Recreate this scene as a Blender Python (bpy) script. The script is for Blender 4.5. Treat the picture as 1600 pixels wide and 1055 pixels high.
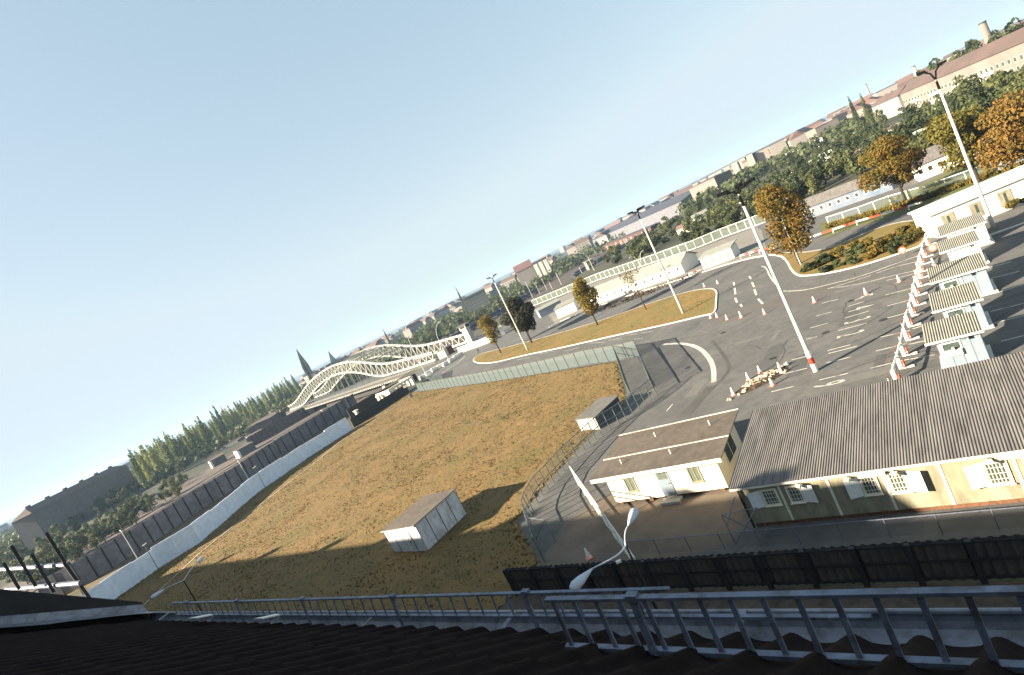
import bpy, bmesh, math, random
from mathutils import Vector, Matrix
import numpy as np
R = math.radians
rnd = random.Random(7)
for o in list(bpy.data.objects): bpy.data.objects.remove(o)
S = bpy.context.scene
C = S.collection
# ------------------------------------------------------------------ camera
FPX, PITCH, ROLL, H = 900.0, 0.1015, 0.4592, 19.0
_u = np.array([-math.sin(ROLL)*math.cos(PITCH), -math.cos(ROLL)*math.cos(PITCH), -math.sin(PITCH)])
_f = np.array([0, 0, 1.0]) + math.sin(PITCH)*_u; _f /= np.linalg.norm(_f)
_r = np.cross(_f, _u)
if _r[0] < 0: _r = -_r
cam = bpy.data.cameras.new('camera'); camo = bpy.data.objects.new('camera', cam); C.objects.link(camo)
cam.sensor_width = 36; cam.lens = FPX/1600*36; cam.clip_start = 0.05; cam.clip_end = 40000
rx = Vector((_r[0], _f[0], _u[0])); dn = Vector((_r[1], _f[1], _u[1])); fw = Vector((_r[2], _f[2], _u[2]))
M = Matrix((rx, -dn, -fw)).transposed().to_4x4(); M.translation = (0, 0, H)
camo.matrix_world = M
S.camera = camo
def ray(px, py):
    d = np.array([px-800, py-527.5, FPX]); return Vector((d@_r, d@_f, d@_u))
def at(px, py, z=0.0):
    "point of the horizontal plane z seen at this pixel of the photograph"
    D = ray(px, py); t = (z-H)/D.z
    return Vector((D.x*t, D.y*t, z))
def far(px, py, dist):
    "point at a horizontal distance"
    D = ray(px, py); t = dist/math.hypot(D.x, D.y)
    return Vector((D.x*t, D.y*t, H+D.z*t))
AX = Vector((.788, -.616, 0)); NX = Vector((.616, .788, 0)); ROT = math.atan2(-.616, .788)
def W(s, t, z=0.0): return Vector((.788*s+.616*t, -.616*s+.788*t, z))
# ------------------------------------------------------------------ light
SUN_EL, SUN_AZ = R(23), R(5)          # shadows run towards +X, turned 5 degrees to +Y
wd = bpy.data.worlds.new('World'); S.world = wd; wd.use_nodes = True
nt = wd.node_tree; bg = nt.nodes['Background']
sky = nt.nodes.new('ShaderNodeTexSky'); sky.sky_type = 'NISHITA'; sky.sun_disc = False
sky.sun_elevation = SUN_EL; sky.sun_rotation = R(270)-SUN_AZ; sky.air_density = 1.0; sky.dust_density = 0.9; sky.ozone_density = 1.0
hs = nt.nodes.new('ShaderNodeHueSaturation'); hs.inputs['Saturation'].default_value = 1.25; hs.inputs['Hue'].default_value = .49
nt.links.new(sky.outputs[0], hs.inputs['Color']); gm = nt.nodes.new('ShaderNodeGamma'); gm.inputs[1].default_value = .36
nt.links.new(hs.outputs[0], gm.inputs[0]); mxs = nt.nodes.new('ShaderNodeMixRGB'); mxs.blend_type = 'DARKEN'; mxs.inputs[0].default_value = 1; mxs.inputs[2].default_value = (1.38, 1.62, 1.77, 1)
nt.links.new(gm.outputs[0], mxs.inputs[1]); nt.links.new(mxs.outputs[0], bg.inputs[0]); bg.inputs[1].default_value = 0.108
sl = bpy.data.lights.new('sun', 'SUN'); sl.energy = 5.0; sl.angle = R(0.5); sl.color = (1, .86, .66)
so = bpy.data.objects.new('sun', sl); C.objects.link(so)
sd = Vector((math.cos(SUN_EL)*math.cos(SUN_AZ), math.cos(SUN_EL)*math.sin(SUN_AZ), -math.sin(SUN_EL)))
so.rotation_euler = sd.to_track_quat('-Z', 'Y').to_euler(); so.location = (-60, 0, 60)
S.view_settings.view_transform = 'Standard'; S.view_settings.look = 'None'; S.view_settings.exposure = 2.25; S.view_settings.gamma = 1
S.cycles.transparent_max_bounces = 24; S.cycles.max_bounces = 6; S.cycles.volume_bounces = 1
# ------------------------------------------------------------------ materials
def mat(name, c1, c2=None, scale=1.0, rough=.85, metal=0, bump=0, bscale=20, c3=None, scale2=None, spec=.3, lo=.35, hi=.65, stretch=None, obj=False, rnd_amt=0, alpha=None):
    dim = lambda c: tuple(x*(.72 if max(c) < .45 else .97) for x in c) if c is not None else None
    if c2 is None: c2 = tuple(x*.8 for x in c1)
    c1, c2, c3 = dim(c1), dim(c2), dim(c3)
    m = bpy.data.materials.new(name); m.use_nodes = True; n = m.node_tree; L = n.links
    b = n.nodes['Principled BSDF']; b.inputs['Roughness'].default_value = rough; b.inputs['Metallic'].default_value = metal
    b.inputs['Specular IOR Level'].default_value = spec
    if obj: src = n.nodes.new('ShaderNodeTexCoord').outputs['Object']
    else: src = n.nodes.new('ShaderNodeNewGeometry').outputs['Position']
    if stretch:
        mp = n.nodes.new('ShaderNodeMapping'); mp.inputs['Scale'].default_value = stretch; L.new(src, mp.inputs[0]); src = mp.outputs[0]
    def noise(sc, det=6):
        t = n.nodes.new('ShaderNodeTexNoise'); t.inputs['Scale'].default_value = sc; t.inputs['Detail'].default_value = det
        t.inputs['Roughness'].default_value = .65; L.new(src, t.inputs['Vector']); return t.outputs['Fac']
    def ramp(fac, a, bb, l, h):
        r = n.nodes.new('ShaderNodeValToRGB'); r.color_ramp.elements[0].position = l; r.color_ramp.elements[1].position = h
        r.color_ramp.elements[0].color = (*a, 1); r.color_ramp.elements[1].color = (*bb, 1); L.new(fac, r.inputs[0]); return r.outputs[0]
    col = ramp(noise(scale), c1, c2, lo, hi)
    if c3 is not None:
        mx = n.nodes.new('ShaderNodeMixRGB'); L.new(col, mx.inputs[1]); mx.inputs[2].default_value = (*c3, 1)
        L.new(ramp(noise(scale2 or scale*4, 8), (0, 0, 0), (1, 1, 1), .45, .7), mx.inputs[0]); col = mx.outputs[0]
    if rnd_amt:
        oi = n.nodes.new('ShaderNodeObjectInfo'); hs = n.nodes.new('ShaderNodeHueSaturation')
        mr = n.nodes.new('ShaderNodeMapRange'); mr.inputs[3].default_value = 1-rnd_amt; mr.inputs[4].default_value = 1+rnd_amt
        L.new(oi.outputs['Random'], mr.inputs[0]); L.new(mr.outputs[0], hs.inputs['Value'])
        mr2 = n.nodes.new('ShaderNodeMapRange'); mr2.inputs[3].default_value = .5+rnd_amt*.06; mr2.inputs[4].default_value = .5-rnd_amt*.06
        L.new(oi.outputs['Random'], mr2.inputs[0]); L.new(mr2.outputs[0], hs.inputs['Hue'])
        L.new(col, hs.inputs['Color']); col = hs.outputs[0]
    L.new(col, b.inputs['Base Color'])
    if bump:
        bp = n.nodes.new('ShaderNodeBump'); bp.inputs['Strength'].default_value = 1; bp.inputs['Distance'].default_value = bump
        L.new(noise(bscale, 5), bp.inputs['Height']); L.new(bp.outputs[0], b.inputs['Normal'])
    if alpha is not None: b.inputs['Alpha'].default_value = alpha
    return m
def leafmat(name, c1, c2, c3, scale=.7, rnd_amt=.15):
    m = mat(name, c1, c2, scale, rough=.7, c3=c3, scale2=scale*3, lo=.4, hi=.6, rnd_amt=rnd_amt)
    n = m.node_tree; b = n.nodes['Principled BSDF']
    col = b.inputs['Base Color'].links[0].from_socket
    tr = n.nodes.new('ShaderNodeBsdfTranslucent'); n.links.new(col, tr.inputs[0])
    mx = n.nodes.new('ShaderNodeMixShader'); mx.inputs[0].default_value = .28
    out = n.nodes['Material Output']
    n.links.new(b.outputs[0], mx.inputs[1]); n.links.new(tr.outputs[0], mx.inputs[2]); n.links.new(mx.outputs[0], out.inputs[0])
    return m
K = {}
K['ground'] = mat('ground', (.075, .075, .045), (.05, .06, .03), .03, c3=(.10, .085, .06), scale2=.2, bump=.1, bscale=1)
K['asphalt'] = mat('asphalt', (.108, .107, .104), (.158, .152, .142), .14, rough=.9, c3=(.09, .09, .09), scale2=.9, bump=.02, bscale=9)
K['asphalt_dark'] = mat('asphalt_dark', (.07, .066, .062), (.10, .095, .085), .6, rough=.85, bump=.01, bscale=14)
K['apron'] = mat('apron', (.20, .185, .165), (.26, .24, .21), .4, rough=.9, bump=.01, bscale=10)
K['path'] = mat('path_gravel', (.14, .11, .09), (.20, .16, .12), .5, bump=.03, bscale=6)
K['grass'] = mat('grass', (.255, .155, .054), (.165, .108, .037), .6, rough=.95, c3=(.15, .118, .036), scale2=.11, bump=.12, bscale=3.0, lo=.3, hi=.7)
K['lawn'] = mat('lawn', (.27, .16, .045), (.14, .14, .035), .16, rough=.95, c3=(.24, .14, .045), scale2=1.5, bump=.06, bscale=4)

K['kerb'] = mat('kerb', (.62, .60, .54), (.48, .46, .40), 1.2, bump=.005)
K['paint'] = mat('road_paint', (.50, .48, .41), (.20, .195, .175), 1.1, rough=.8, lo=.5, hi=.68)
K['white'] = mat('white_paint', (.80, .77, .70), (.70, .67, .58), 1.0, rough=.7, bump=.004, bscale=30)
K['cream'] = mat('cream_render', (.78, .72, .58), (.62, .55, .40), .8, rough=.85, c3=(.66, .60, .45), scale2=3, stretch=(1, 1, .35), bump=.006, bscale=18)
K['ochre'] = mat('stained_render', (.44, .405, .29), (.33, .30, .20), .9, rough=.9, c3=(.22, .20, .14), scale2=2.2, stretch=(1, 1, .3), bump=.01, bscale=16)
K['batten'] = mat('pale_batten', (.74, .72, .62), (.6, .58, .48), 2)
K['brick'] = mat('brick_plinth', (.17, .08, .045), (.24, .115, .06), 2.5, c3=(.10, .05, .03), scale2=6, bump=.02, bscale=8)
K['fibre'] = mat('fibre_cement', (.15, .138, .128), (.22, .203, .188), 1.0, rough=.9, c3=(.095, .088, .082), scale2=2.3, stretch=(1.6, .16, 1), obj=True, bump=.004, bscale=30)
K['felt'] = mat('roof_felt', (.125, .105, .085), (.09, .076, .064), .5, rough=.9, c3=(.16, .13, .10), scale2=1.6, bump=.01, bscale=10)
K['boothroof'] = mat('booth_roof', (.34, .325, .26), (.25, .245, .21), 1.2, rough=.8)
K['bluewhite'] = mat('pale_blue_panel', (.24, .30, .36), (.28, .34, .39), 1.2, rough=.5)
K['shutter'] = mat('white_shutter', (.72, .74, .74), (.6, .63, .64), 3, rough=.6)
K['frame'] = mat('window_frame', (.80, .76, .62), (.66, .62, .5), 4, rough=.6)
K['glass'] = mat('window_glass', (.10, .14, .12), (.05, .07, .07), 3, rough=.08, spec=.6)
K['curtain'] = mat('curtain', (.19, .22, .17), (.08, .10, .08), 6, stretch=(6, 6, .3))
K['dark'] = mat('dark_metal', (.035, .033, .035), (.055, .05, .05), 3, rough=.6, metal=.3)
K['black'] = mat('black_housing', (.006, .006, .007), (.009, .009, .009), 3, rough=.9, spec=.05)
K['darksheet'] = mat('dark_sheet', (.075, .065, .06), (.11, .095, .085), 1.0, rough=.75, metal=.2)
K['zinc'] = mat('zinc', (.34, .36, .42), (.24, .26, .31), 2.5, rough=.5, metal=.5, c3=(.16, .15, .15), scale2=12)
K['galv'] = mat('galvanised', (.20, .24, .24), (.15, .18, .18), 2, rough=.5, metal=.4)
K['railpaint'] = mat('grey_rail', (.25, .285, .37), (.17, .195, .26), 9, rough=.55, metal=.2, c3=(.10, .09, .09), scale2=14)
K['tile'] = mat('dark_roof_tile', (.016, .010, .010), (.010, .007, .007), 3, rough=.9, c3=(.024, .016, .015), scale2=10, bump=.004, bscale=60, spec=.05)
K['pole'] = mat('pole_paint', (.62, .60, .53), (.50, .48, .42), .8, rough=.6)
K['red'] = mat('red_paint', (.55, .05, .02), (.42, .05, .03), 3, rough=.5)
K['orange'] = mat('orange_plastic', (.75, .14, .05), (.62, .12, .05), 3, rough=.5)
K['shed'] = mat('shed_sheet', (.62, .64, .66), (.50, .52, .55), .9, rough=.7, c3=(.42, .42, .44), scale2=2, stretch=(1, 1, .4))
K['wallwhite'] = mat('white_concrete_wall', (.80, .87, .96), (.70, .78, .88), .25, rough=.85, c3=(.62, .69, .78), scale2=.8)  # white wall with the blue tint of its shade put into the colour
K['darkconc'] = mat('grey_concrete_slab', (.22, .22, .25), (.15, .15, .17), .3, rough=.9, c3=(.11, .11, .12), scale2=.9)
K['brownconc'] = mat('brown_concrete_slab', (.16, .125, .115), (.11, .085, .08), .2, rough=.9)
K['concrete'] = mat('concrete', (.50, .47, .42), (.38, .36, .32), .7, rough=.9, bump=.01, bscale=8)
K['steel'] = mat('bridge_steel', (.44, .44, .385), (.38, .38, .33), .3, rough=.7)
K['ballast'] = mat('ballast', (.13, .10, .085), (.085, .07, .062), .2, c3=(.17, .13, .10), scale2=1.2)
K['rail'] = mat('rail_steel', (.20, .15, .12), (.3, .24, .2), .5, rough=.4, metal=.6)
K['sleeper'] = mat('sleeper', (.10, .07, .055), (.07, .05, .04), 1)
K['trunk'] = mat('bark', (.06, .045, .032), (.035, .027, .02), 3, bump=.02, bscale=12)
K['redroof'] = mat('red_roof', (.17, .11, .09), (.14, .09, .075), .05, rnd_amt=.3)
K['brownroof'] = mat('brown_roof', (.145, .10, .088), (.11, .078, .07), .1)
K['greyroof'] = mat('grey_roof', (.075, .082, .105), (.055, .062, .08), .1, rnd_amt=.2)
K['paleblock'] = mat('pale_facade', (.25, .215, .19), (.20, .17, .15), .1, rnd_amt=.15)
K['whiteblock'] = mat('white_facade', (.44, .41, .37), (.40, .37, .33), .1)
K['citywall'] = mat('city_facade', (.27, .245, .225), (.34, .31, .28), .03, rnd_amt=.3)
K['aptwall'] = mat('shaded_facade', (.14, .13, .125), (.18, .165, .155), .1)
K['lightroof'] = mat('weathered_roof', (.36, .36, .31), (.28, .28, .25), .4, c3=(.22, .24, .2), scale2=2)
K['rubble'] = mat('rubble', (.55, .46, .32), (.30, .22, .14), 3, c3=(.62, .58, .48), scale2=5)
K['soil'] = mat('soil', (.055, .038, .022), (.095, .062, .035), 1.5, bump=.05, bscale=5)
K['lampgrey'] = mat('lamp_housing', (.50, .54, .60), (.42, .46, .52), 4, rough=.45)
K['skin'] = mat('skin', (.45, .28, .2), (.42, .26, .18), 4); K['cloth'] = mat('grey_green_uniform', (.09, .10, .075), (.07, .08, .06), 4)
def meshmat(name, col, alpha): return mat(name, col, tuple(x*.85 for x in col), 1.5, rough=.6, metal=.2, alpha=alpha)
K['mesh_pale'] = meshmat('pale_wire_mesh', (.17, .22, .22), .55)
K['mesh_light'] = meshmat('light_wire_mesh', (.30, .38, .38), .2)
K['mesh_far'] = meshmat('far_wire_mesh', (.40, .48, .42), .16)
K['mesh_dark'] = meshmat('dark_wire_mesh', (.14, .15, .18), .2)
L_ = {}
K['tuft'] = leafmat('tuft', (.20, .135, .05), (.12, .10, .035), (.30, .21, .09), .3, 0)
L_['yellow'] = leafmat('leaf_yellow', (.27, .195, .022), (.16, .15, .025), (.30, .18, .02))
L_['orange'] = leafmat('leaf_orange', (.24, .135, .026), (.16, .13, .026), (.27, .13, .024))
L_['golden'] = leafmat('leaf_golden', (.24, .14, .018), (.13, .125, .018), (.22, .10, .014), .35)
L_['olive'] = leafmat('leaf_olive', (.15, .14, .02), (.10, .11, .02), (.22, .15, .02))
L_['dark'] = leafmat('leaf_dark', (.05, .047, .014), (.07, .06, .016), (.028, .03, .01))
L_['green'] = leafmat('leaf_green', (.078, .10, .036), (.12, .135, .042), (.05, .07, .028), .25, .45)
L_['pop'] = leafmat('leaf_poplar', (.26, .31, .08), (.32, .34, .09), (.17, .22, .06), .3, .25)
L_['shrub'] = leafmat('leaf_shrub', (.05, .06, .015), (.2, .15, .02), (.32, .2, .03), .35, .2)
# ------------------------------------------------------------------ mesh helpers
class MB:
    def __init__(s): s.v = []; s.f = []; s.m = []
    def add(s, vs, fs, mi=0):
        b = len(s.v); s.v += [tuple(x) for x in vs]; s.f += [tuple(b+i for i in f) for f in fs]; s.m += [mi]*len(fs); return s
    def obox(s, o, a, b, c, mi=0):
        o, a, b, c = map(Vector, (o, a, b, c))
        if a.cross(b).dot(c) < 0: a, b = b, a
        return s.add([o, o+a, o+a+b, o+b, o+c, o+a+c, o+a+b+c, o+b+c], [(0, 3, 2, 1), (4, 5, 6, 7), (0, 1, 5, 4), (1, 2, 6, 5), (2, 3, 7, 6), (3, 0, 4, 7)], mi)
    def box(s, x0, x1, y0, y1, z0, z1, mi=0): return s.obox((x0, y0, z0), (x1-x0, 0, 0), (0, y1-y0, 0), (0, 0, z1-z0), mi)
    def beam(s, p, q, w, h=None, mi=0, up=(0, 0, 1)):
        h = h or w; p, q = Vector(p), Vector(q); d = (q-p)
        a = d.cross(Vector(up))
        if a.length < 1e-5: a = d.cross(Vector((1, 0, 0)))
        a.normalize(); b = a.cross(d).normalized()
        return s.obox(p-a*w/2-b*h/2, d, a*w, b*h, mi)
    def tube(s, pts, r, n=8, mi=0, cap=True):
        pts = [Vector(p) for p in pts]; rs = r if isinstance(r, (list, tuple)) else [r]*len(pts)
        b = len(s.v); prev = None
        for i, p in enumerate(pts):
            d = (pts[min(i+1, len(pts)-1)]-pts[max(i-1, 0)]).normalized()
            a = d.cross(Vector((0, 0, 1)))
            if a.length < .05: a = d.cross(Vector((1, 0, 0)))
            a.normalize()
            if prev is not None:
                a = (prev-d*prev.dot(d)).normalized()
            prev = a; c = d.cross(a)
            for k in range(n):
                t = 2*math.pi*k/n; s.v.append(tuple(p+(a*math.cos(t)+c*math.sin(t))*rs[i]))
        for i in range(len(pts)-1):
            for k in range(n):
                k2 = (k+1) % n; s.f.append((b+i*n+k, b+i*n+k2, b+(i+1)*n+k2, b+(i+1)*n+k)); s.m.append(mi)
        if cap:
            s.f.append(tuple(b+k for k in reversed(range(n)))); s.m.append(mi)
            s.f.append(tuple(b+(len(pts)-1)*n+k for k in range(n))); s.m.append(mi)
        return s
    def prism(s, poly, z0, z1, mi=0):
        n = len(poly); a = sum(poly[i][0]*poly[(i+1) % n][1]-poly[(i+1) % n][0]*poly[i][1] for i in range(n))
        if a < 0: poly = poly[::-1]
        return s.add([(p[0], p[1], z0) for p in poly]+[(p[0], p[1], z1) for p in poly],
              [tuple(reversed(range(n))), tuple(range(n, 2*n))]+[(i, (i+1) % n, n+(i+1) % n, n+i) for i in range(n)], mi)
    def sheet(s, poly, z, mi=0):
        n = len(poly); a = sum(poly[i][0]*poly[(i+1) % n][1]-poly[(i+1) % n][0]*poly[i][1] for i in range(n))
        if a < 0: poly = poly[::-1]
        return s.add([(p[0], p[1], z) for p in poly], [tuple(range(n))], mi)
    def build(s, name, mats, parent=None, world=True, smooth=False):
        me = bpy.data.meshes.new(name); vs = s.v
        if parent is not None and world:
            mw = Matrix.Identity(4); q = parent
            while q is not None: mw = Matrix.Translation(q.location) @ q.rotation_euler.to_matrix().to_4x4() @ mw; q = q.parent
            inv = mw.inverted()
            vs = [tuple(inv @ Vector(v)) for v in vs]
        me.from_pydata(vs, [], s.f)
        if not isinstance(mats, (list, tuple)): mats = [mats]
        for m in mats: me.materials.append(m)
        if len(mats) > 1: me.polygons.foreach_set('material_index', s.m)
        if smooth: me.polygons.foreach_set('use_smooth', [True]*len(me.polygons))
        me.update()
        o = bpy.data.objects.new(name, me); C.objects.link(o)
        if parent is not None: o.parent = parent
        return o
def tag(o, label=None, cat=None, group=None, kind=None):
    if label: o['label'] = label
    if cat: o['category'] = cat
    if group: o['group'] = group
    if kind: o['kind'] = kind
    return o
def thing(name, label, cat, loc=(0, 0, 0), rz=0.0, group=None):
    o = bpy.data.objects.new(name, None); C.objects.link(o); o.location = loc; o.rotation_euler = (0, 0, rz)
    o.empty_display_size = .2
    return tag(o, label, cat, group)
def struct(o): o['kind'] = 'structure'; return o
def inst(src, parent, loc=(0, 0, 0), rz=0.0, scale=None):
    c = src.copy(); C.objects.link(c); c.parent = parent; c.location = loc; c.rotation_euler = (0, 0, rz)
    if scale: c.scale = scale
    return c
def dup(root, loc, rz=0.0, scale=None, label=None, group=None):
    c = root.copy(); C.objects.link(c); c.location = loc; c.rotation_euler = (0, 0, rz)
    if scale: c.scale = scale
    if label: c['label'] = label
    if group: c['group'] = group
    for ch in list(root.children):
        d = ch.copy(); C.objects.link(d); d.parent = c
        for g in list(ch.children):
            e = g.copy(); C.objects.link(e); e.parent = d
    return c
def sub(poly, step):
    out = []
    for i in range(len(poly)-1):
        a, b = Vector(poly[i]), Vector(poly[i+1]); n = max(1, int(round((b-a).length/step)))
        out += [a.lerp(b, k/n) for k in range(n)]
    out.append(Vector(poly[-1])); return out
def smooth_poly(pts, it=2, closed=True):
    for _ in range(it):
        q = []; n = len(pts)
        for i in range(n if closed else n-1):
            a, b = pts[i], pts[(i+1) % n]; q += [(a[0]*.75+b[0]*.25, a[1]*.75+b[1]*.25), (a[0]*.25+b[0]*.75, a[1]*.25+b[1]*.75)]
        pts = q if closed else [pts[0]]+q+[pts[-1]]
    return pts
def XY(pxs): return [tuple(at(*p)[:2]) for p in pxs]
# ------------------------------------------------------------------ ground with the railway cutting
EDGE = [(-330, -200), (-172, 0), (-115, 112), (-76, 190), (-58, 232), (-38, 270), (-5, 300), (35, 330), (70, 370), (112, 425), (195, 515), (400, 700), (900, 1090), (6000, 4900)]
def edge_dist(x, y):
    x = np.asarray(x, float); y = np.asarray(y, float); best = np.full(x.shape, 1e9); sg = np.zeros(x.shape)
    for (ax, ay), (bx, by) in zip(EDGE[:-1], EDGE[1:]):
        dx, dy = bx-ax, by-ay; t = np.clip(((x-ax)*dx+(y-ay)*dy)/(dx*dx+dy*dy), 0, 1)
        ex, ey = x-ax-t*dx, y-ay-t*dy; d = np.hypot(ex, ey); s_ = np.sign(dx*ey-dy*ex)
        m = d < best; best = np.where(m, d, best); sg = np.where(m, s_, sg)
    return best*sg      # positive on the railway side
def zt(x, y):
    d = edge_dist(x, y)
    return -6*np.clip(d/9, 0, 1)+3*np.clip((d-190)/25, 0, 1)
radii = [0.5]+list(np.geomspace(6, 60, 18))+list(np.linspace(64, 330, 120))+list(np.geomspace(338, 8500, 60))
angs = np.linspace(R(-100), R(100), 301)
rr, aa = np.meshgrid(radii, angs, indexing='ij'); gx = rr*np.sin(aa); gy = rr*np.cos(aa); gz = zt(gx, gy)
n1, n2 = rr.shape
me = bpy.data.meshes.new('ground')
vid = np.arange(n1*n2).reshape(n1, n2)
q = np.stack([vid[:-1, :-1], vid[:-1, 1:], vid[1:, 1:], vid[1:, :-1]], -1).reshape(-1, 4)[:, ::-1]
me.from_pydata(np.stack([gx, gy, gz-.01], -1).reshape(-1, 3).tolist(), [], q.tolist()); me.materials.append(K['ground'])
go = bpy.data.objects.new('ground', me); C.objects.link(go); struct(go)
# ------------------------------------------------------------------ asphalt, field, islands, markings
b = MB(); b.sheet([(-7.2, 36.2), (-5.2, 38.6), (-6.2, 45), (-6.5, 47), (-3, 52), (1.5, 57.5), (8, 63), (9.5, 68), (13, 85), (-9, 124), (-31, 165.6), (-37, 180), (-43, 236), (-33, 252), (-10, 262), (18, 270),
    (44, 243), (65, 183), (77, 164), (93, 98), (150, 40), (150, -40), W(20, 26)[:2]], .003)
struct(b.build('asphalt', K['asphalt']))
b = MB(); b.sheet(XY([(868, 507), (960, 470), (1050, 444), (1130, 416), (1172, 404), (1200, 398), (1190, 360), (1181, 355), (1088, 390), (934, 440), (845, 477)]), .008)
struct(b.build('pavement', K['apron']))
b = MB(); b.sheet([W(-27.4, 24.3)[:2], (-5.15, 38.6), W(-28.4, 32)[:2], W(-24, 37)[:2], W(-14.5, 40)[:2], W(-14, 27.6)[:2]], .007)
struct(b.build('yard', K['path']))
def band(name, pts, w, z, m, closed=False):
    pts = [Vector((p[0], p[1])) for p in pts]; b = MB(); Lf = []; Rt = []
    n = len(pts)
    for i in range(n):
        d = (pts[min(i+1, n-1)]-pts[max(i-1, 0)]).normalized(); nn = Vector((-d.y, d.x))*w/2
        Lf.append(pts[i]+nn); Rt.append(pts[i]-nn)
    vs = [(p.x, p.y, z) for p in Lf]+[(p.x, p.y, z) for p in Rt]
    b.add(vs, [(i, n+i, n+i+1, i+1) for i in range(n-1)]); return b.build(name, m)
def z3(x, y): return (700+x/3.516, 350+y/3.516)
def z6(x, y): return (1100+x/3.102, 300+y/3.102)
def z4(x, y): return (800+x/3.2, 200+y/3.2)
def zb(x, y): return (1230+x/8.79, 520+y/8.79)
b = MB(); b.sheet([W(-130, 1.6)[:2], W(40, 1.6)[:2], W(40, 6)[:2], W(-130, 6)[:2]], .02); b.sheet([W(-130, 17.5)[:2], W(40, 17.5)[:2], W(40, 23.9)[:2], W(-130, 23.9)[:2]], .02); struct(b.build('pavement', mat('street_pavement', (.16, .12, .09), (.10, .08, .06), .5, c3=(.07, .055, .04), scale2=1.6, bump=.02, bscale=6)))
b = MB(); b.sheet([W(-130, 6)[:2], W(40, 6)[:2], W(40, 17.5)[:2], W(-130, 17.5)[:2]], .006); struct(b.build('street', K['asphalt_dark']))
# worn patches and seams of the road
struct(band('road_seam', smooth_poly(XY([z3(1450, 640), z3(1530, 740), z3(1550, 800), z3(1500, 860), z3(1420, 940), z3(1330, 1045)]), 2, False), .35, .012, K['asphalt_dark']))
struct(band('road_seam', smooth_poly(XY([z3(1440, 890), z3(1380, 960), z3(1290, 1050)]), 2, False), .9, .010, K['asphalt_dark']))
struct(band('concrete_strip', smooth_poly(XY([z3(1180, 662), z3(1290, 655), z3(1380, 678), z3(1440, 740), z3(1462, 800), z3(1460, 870)]), 2, False), .55, .014, K['concrete']))
struct(band('worn_lane', smooth_poly([at(1120, 500)[:2], at(1190, 480)[:2], at(1290, 455)[:2], at(1370, 430)[:2]], 1, False), 5.5, .006, mat('worn_asphalt', (.115, .105, .097), (.14, .128, .115), .3, bump=.01, bscale=14)))
rw = random.Random(17); ASPH = [(1010, 530), (1130, 470), (1230, 470), (1440, 420), (1440, 580), (1180, 640), (1060, 660), (1030, 600)]
wearm = [mat('asphalt_patch', (.085, .084, .082), (.11, .108, .104), .8, bump=.01, bscale=12), mat('asphalt_repair', (.17, .165, .15), (.14, .137, .128), .8, bump=.01, bscale=12), mat('tar_crack', (.045, .045, .045), (.06, .06, .06), 1)]
for k in range(15):
    q = at(rw.uniform(1060, 1430), rw.uniform(440, 620)); a = ROT+rw.choice([0, 1.57])+rw.uniform(-.1, .1); L = rw.uniform(1.5, 6); w = rw.uniform(.6, 1.8); ux = Vector((math.cos(a), math.sin(a), 0)); uy = Vector((-ux.y, ux.x, 0))
    b = MB(); b.sheet([tuple((q+ux*L*x+uy*w*y)[:2]) for x, y in ((0, 0), (1, .04), (1.02, 1), (.5, .93), (-.02, 1))], .0135+k*.00004); struct(b.build('asphalt_patch', wearm[k % 2]))
for k in range(22):
    q = at(rw.uniform(900, 1440), rw.uniform(440, 640)); a = rw.uniform(-.9, .1)+rw.choice([0, 0, 1.5]); pts = [q[:2]]
    for j in range(rw.randrange(6, 14)): a += rw.uniform(-.35, .35); pts.append((pts[-1][0]+math.cos(a)*1.1, pts[-1][1]+math.sin(a)*1.1))
    struct(band('tar_crack', pts, rw.uniform(.04, .09), .0142+k*.00005, wearm[2]))
for q in ((1130, 520), (1208, 560), (1290, 520), (1075, 575), (1380, 500), (980, 545), (1330, 470)):
    c = at(*q); b = MB(); b.sheet([(c.x+.38*math.cos(t), c.y+.38*math.sin(t)) for t in np.linspace(0, 6.283, 19)[:-1]], .019); struct(b.build('manhole_cover', K['dark']))
# island with grass
def island(name, pxs, top, kerb_w=.28, h=.12, it=2):
    poly = smooth_poly(XY(pxs), it); c = Vector((sum(p[0] for p in poly)/len(poly), sum(p[1] for p in poly)/len(poly)))
    n = len(poly); inner = []
    ar = sum(poly[i][0]*poly[(i+1) % n][1]-poly[(i+1) % n][0]*poly[i][1] for i in range(n))
    if ar < 0: poly = poly[::-1]
    for i in range(n):
        d = (Vector(poly[(i+1) % n])-Vector(poly[i-1])).normalized(); inner.append((poly[i][0]-d.y*kerb_w, poly[i][1]+d.x*kerb_w))
    b = MB(); vs = [(*p, 0) for p in poly]+[(*p, h) for p in poly]+[(*p, h) for p in inner]
    b.add(vs, [(i, (i+1) % n, n+(i+1) % n, n+i) for i in range(n)]+[(n+i, n+(i+1) % n, 2*n+(i+1) % n, 2*n+i) for i in range(n)])
    struct(b.build(name+'_kerb', K['kerb']))
    b = MB(); b.sheet(inner, h-.01); struct(b.build(name, top)); return inner
isl1 = island('grass_island', [z3(133, 752), z3(150, 732), z3(185, 712), z3(280, 690), z3(470, 640), z3(650, 590), z3(850, 530), z3(1100, 440), z3(1290, 380), z3(1400, 357), z3(1484, 357), z3(1478, 425), z3(1476, 492), z3(1400, 506), z3(1200, 555), z3(1000, 597), z3(800, 642), z3(600, 687), z3(400, 727), z3(250, 766), z3(160, 768)], K['lawn'])
isl2 = island('shrub_island', [(1196, 399), (1218, 400), (1228, 408), (1236, 424), (1246, 432), (1262, 432), (1300, 427), (1350, 415), (1400, 399), (1452, 380), (1452, 345), (1420, 345), (1380, 354), (1340, 370), (1300, 388), (1250, 396), (1220, 394)], K['lawn'], it=1)
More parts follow.
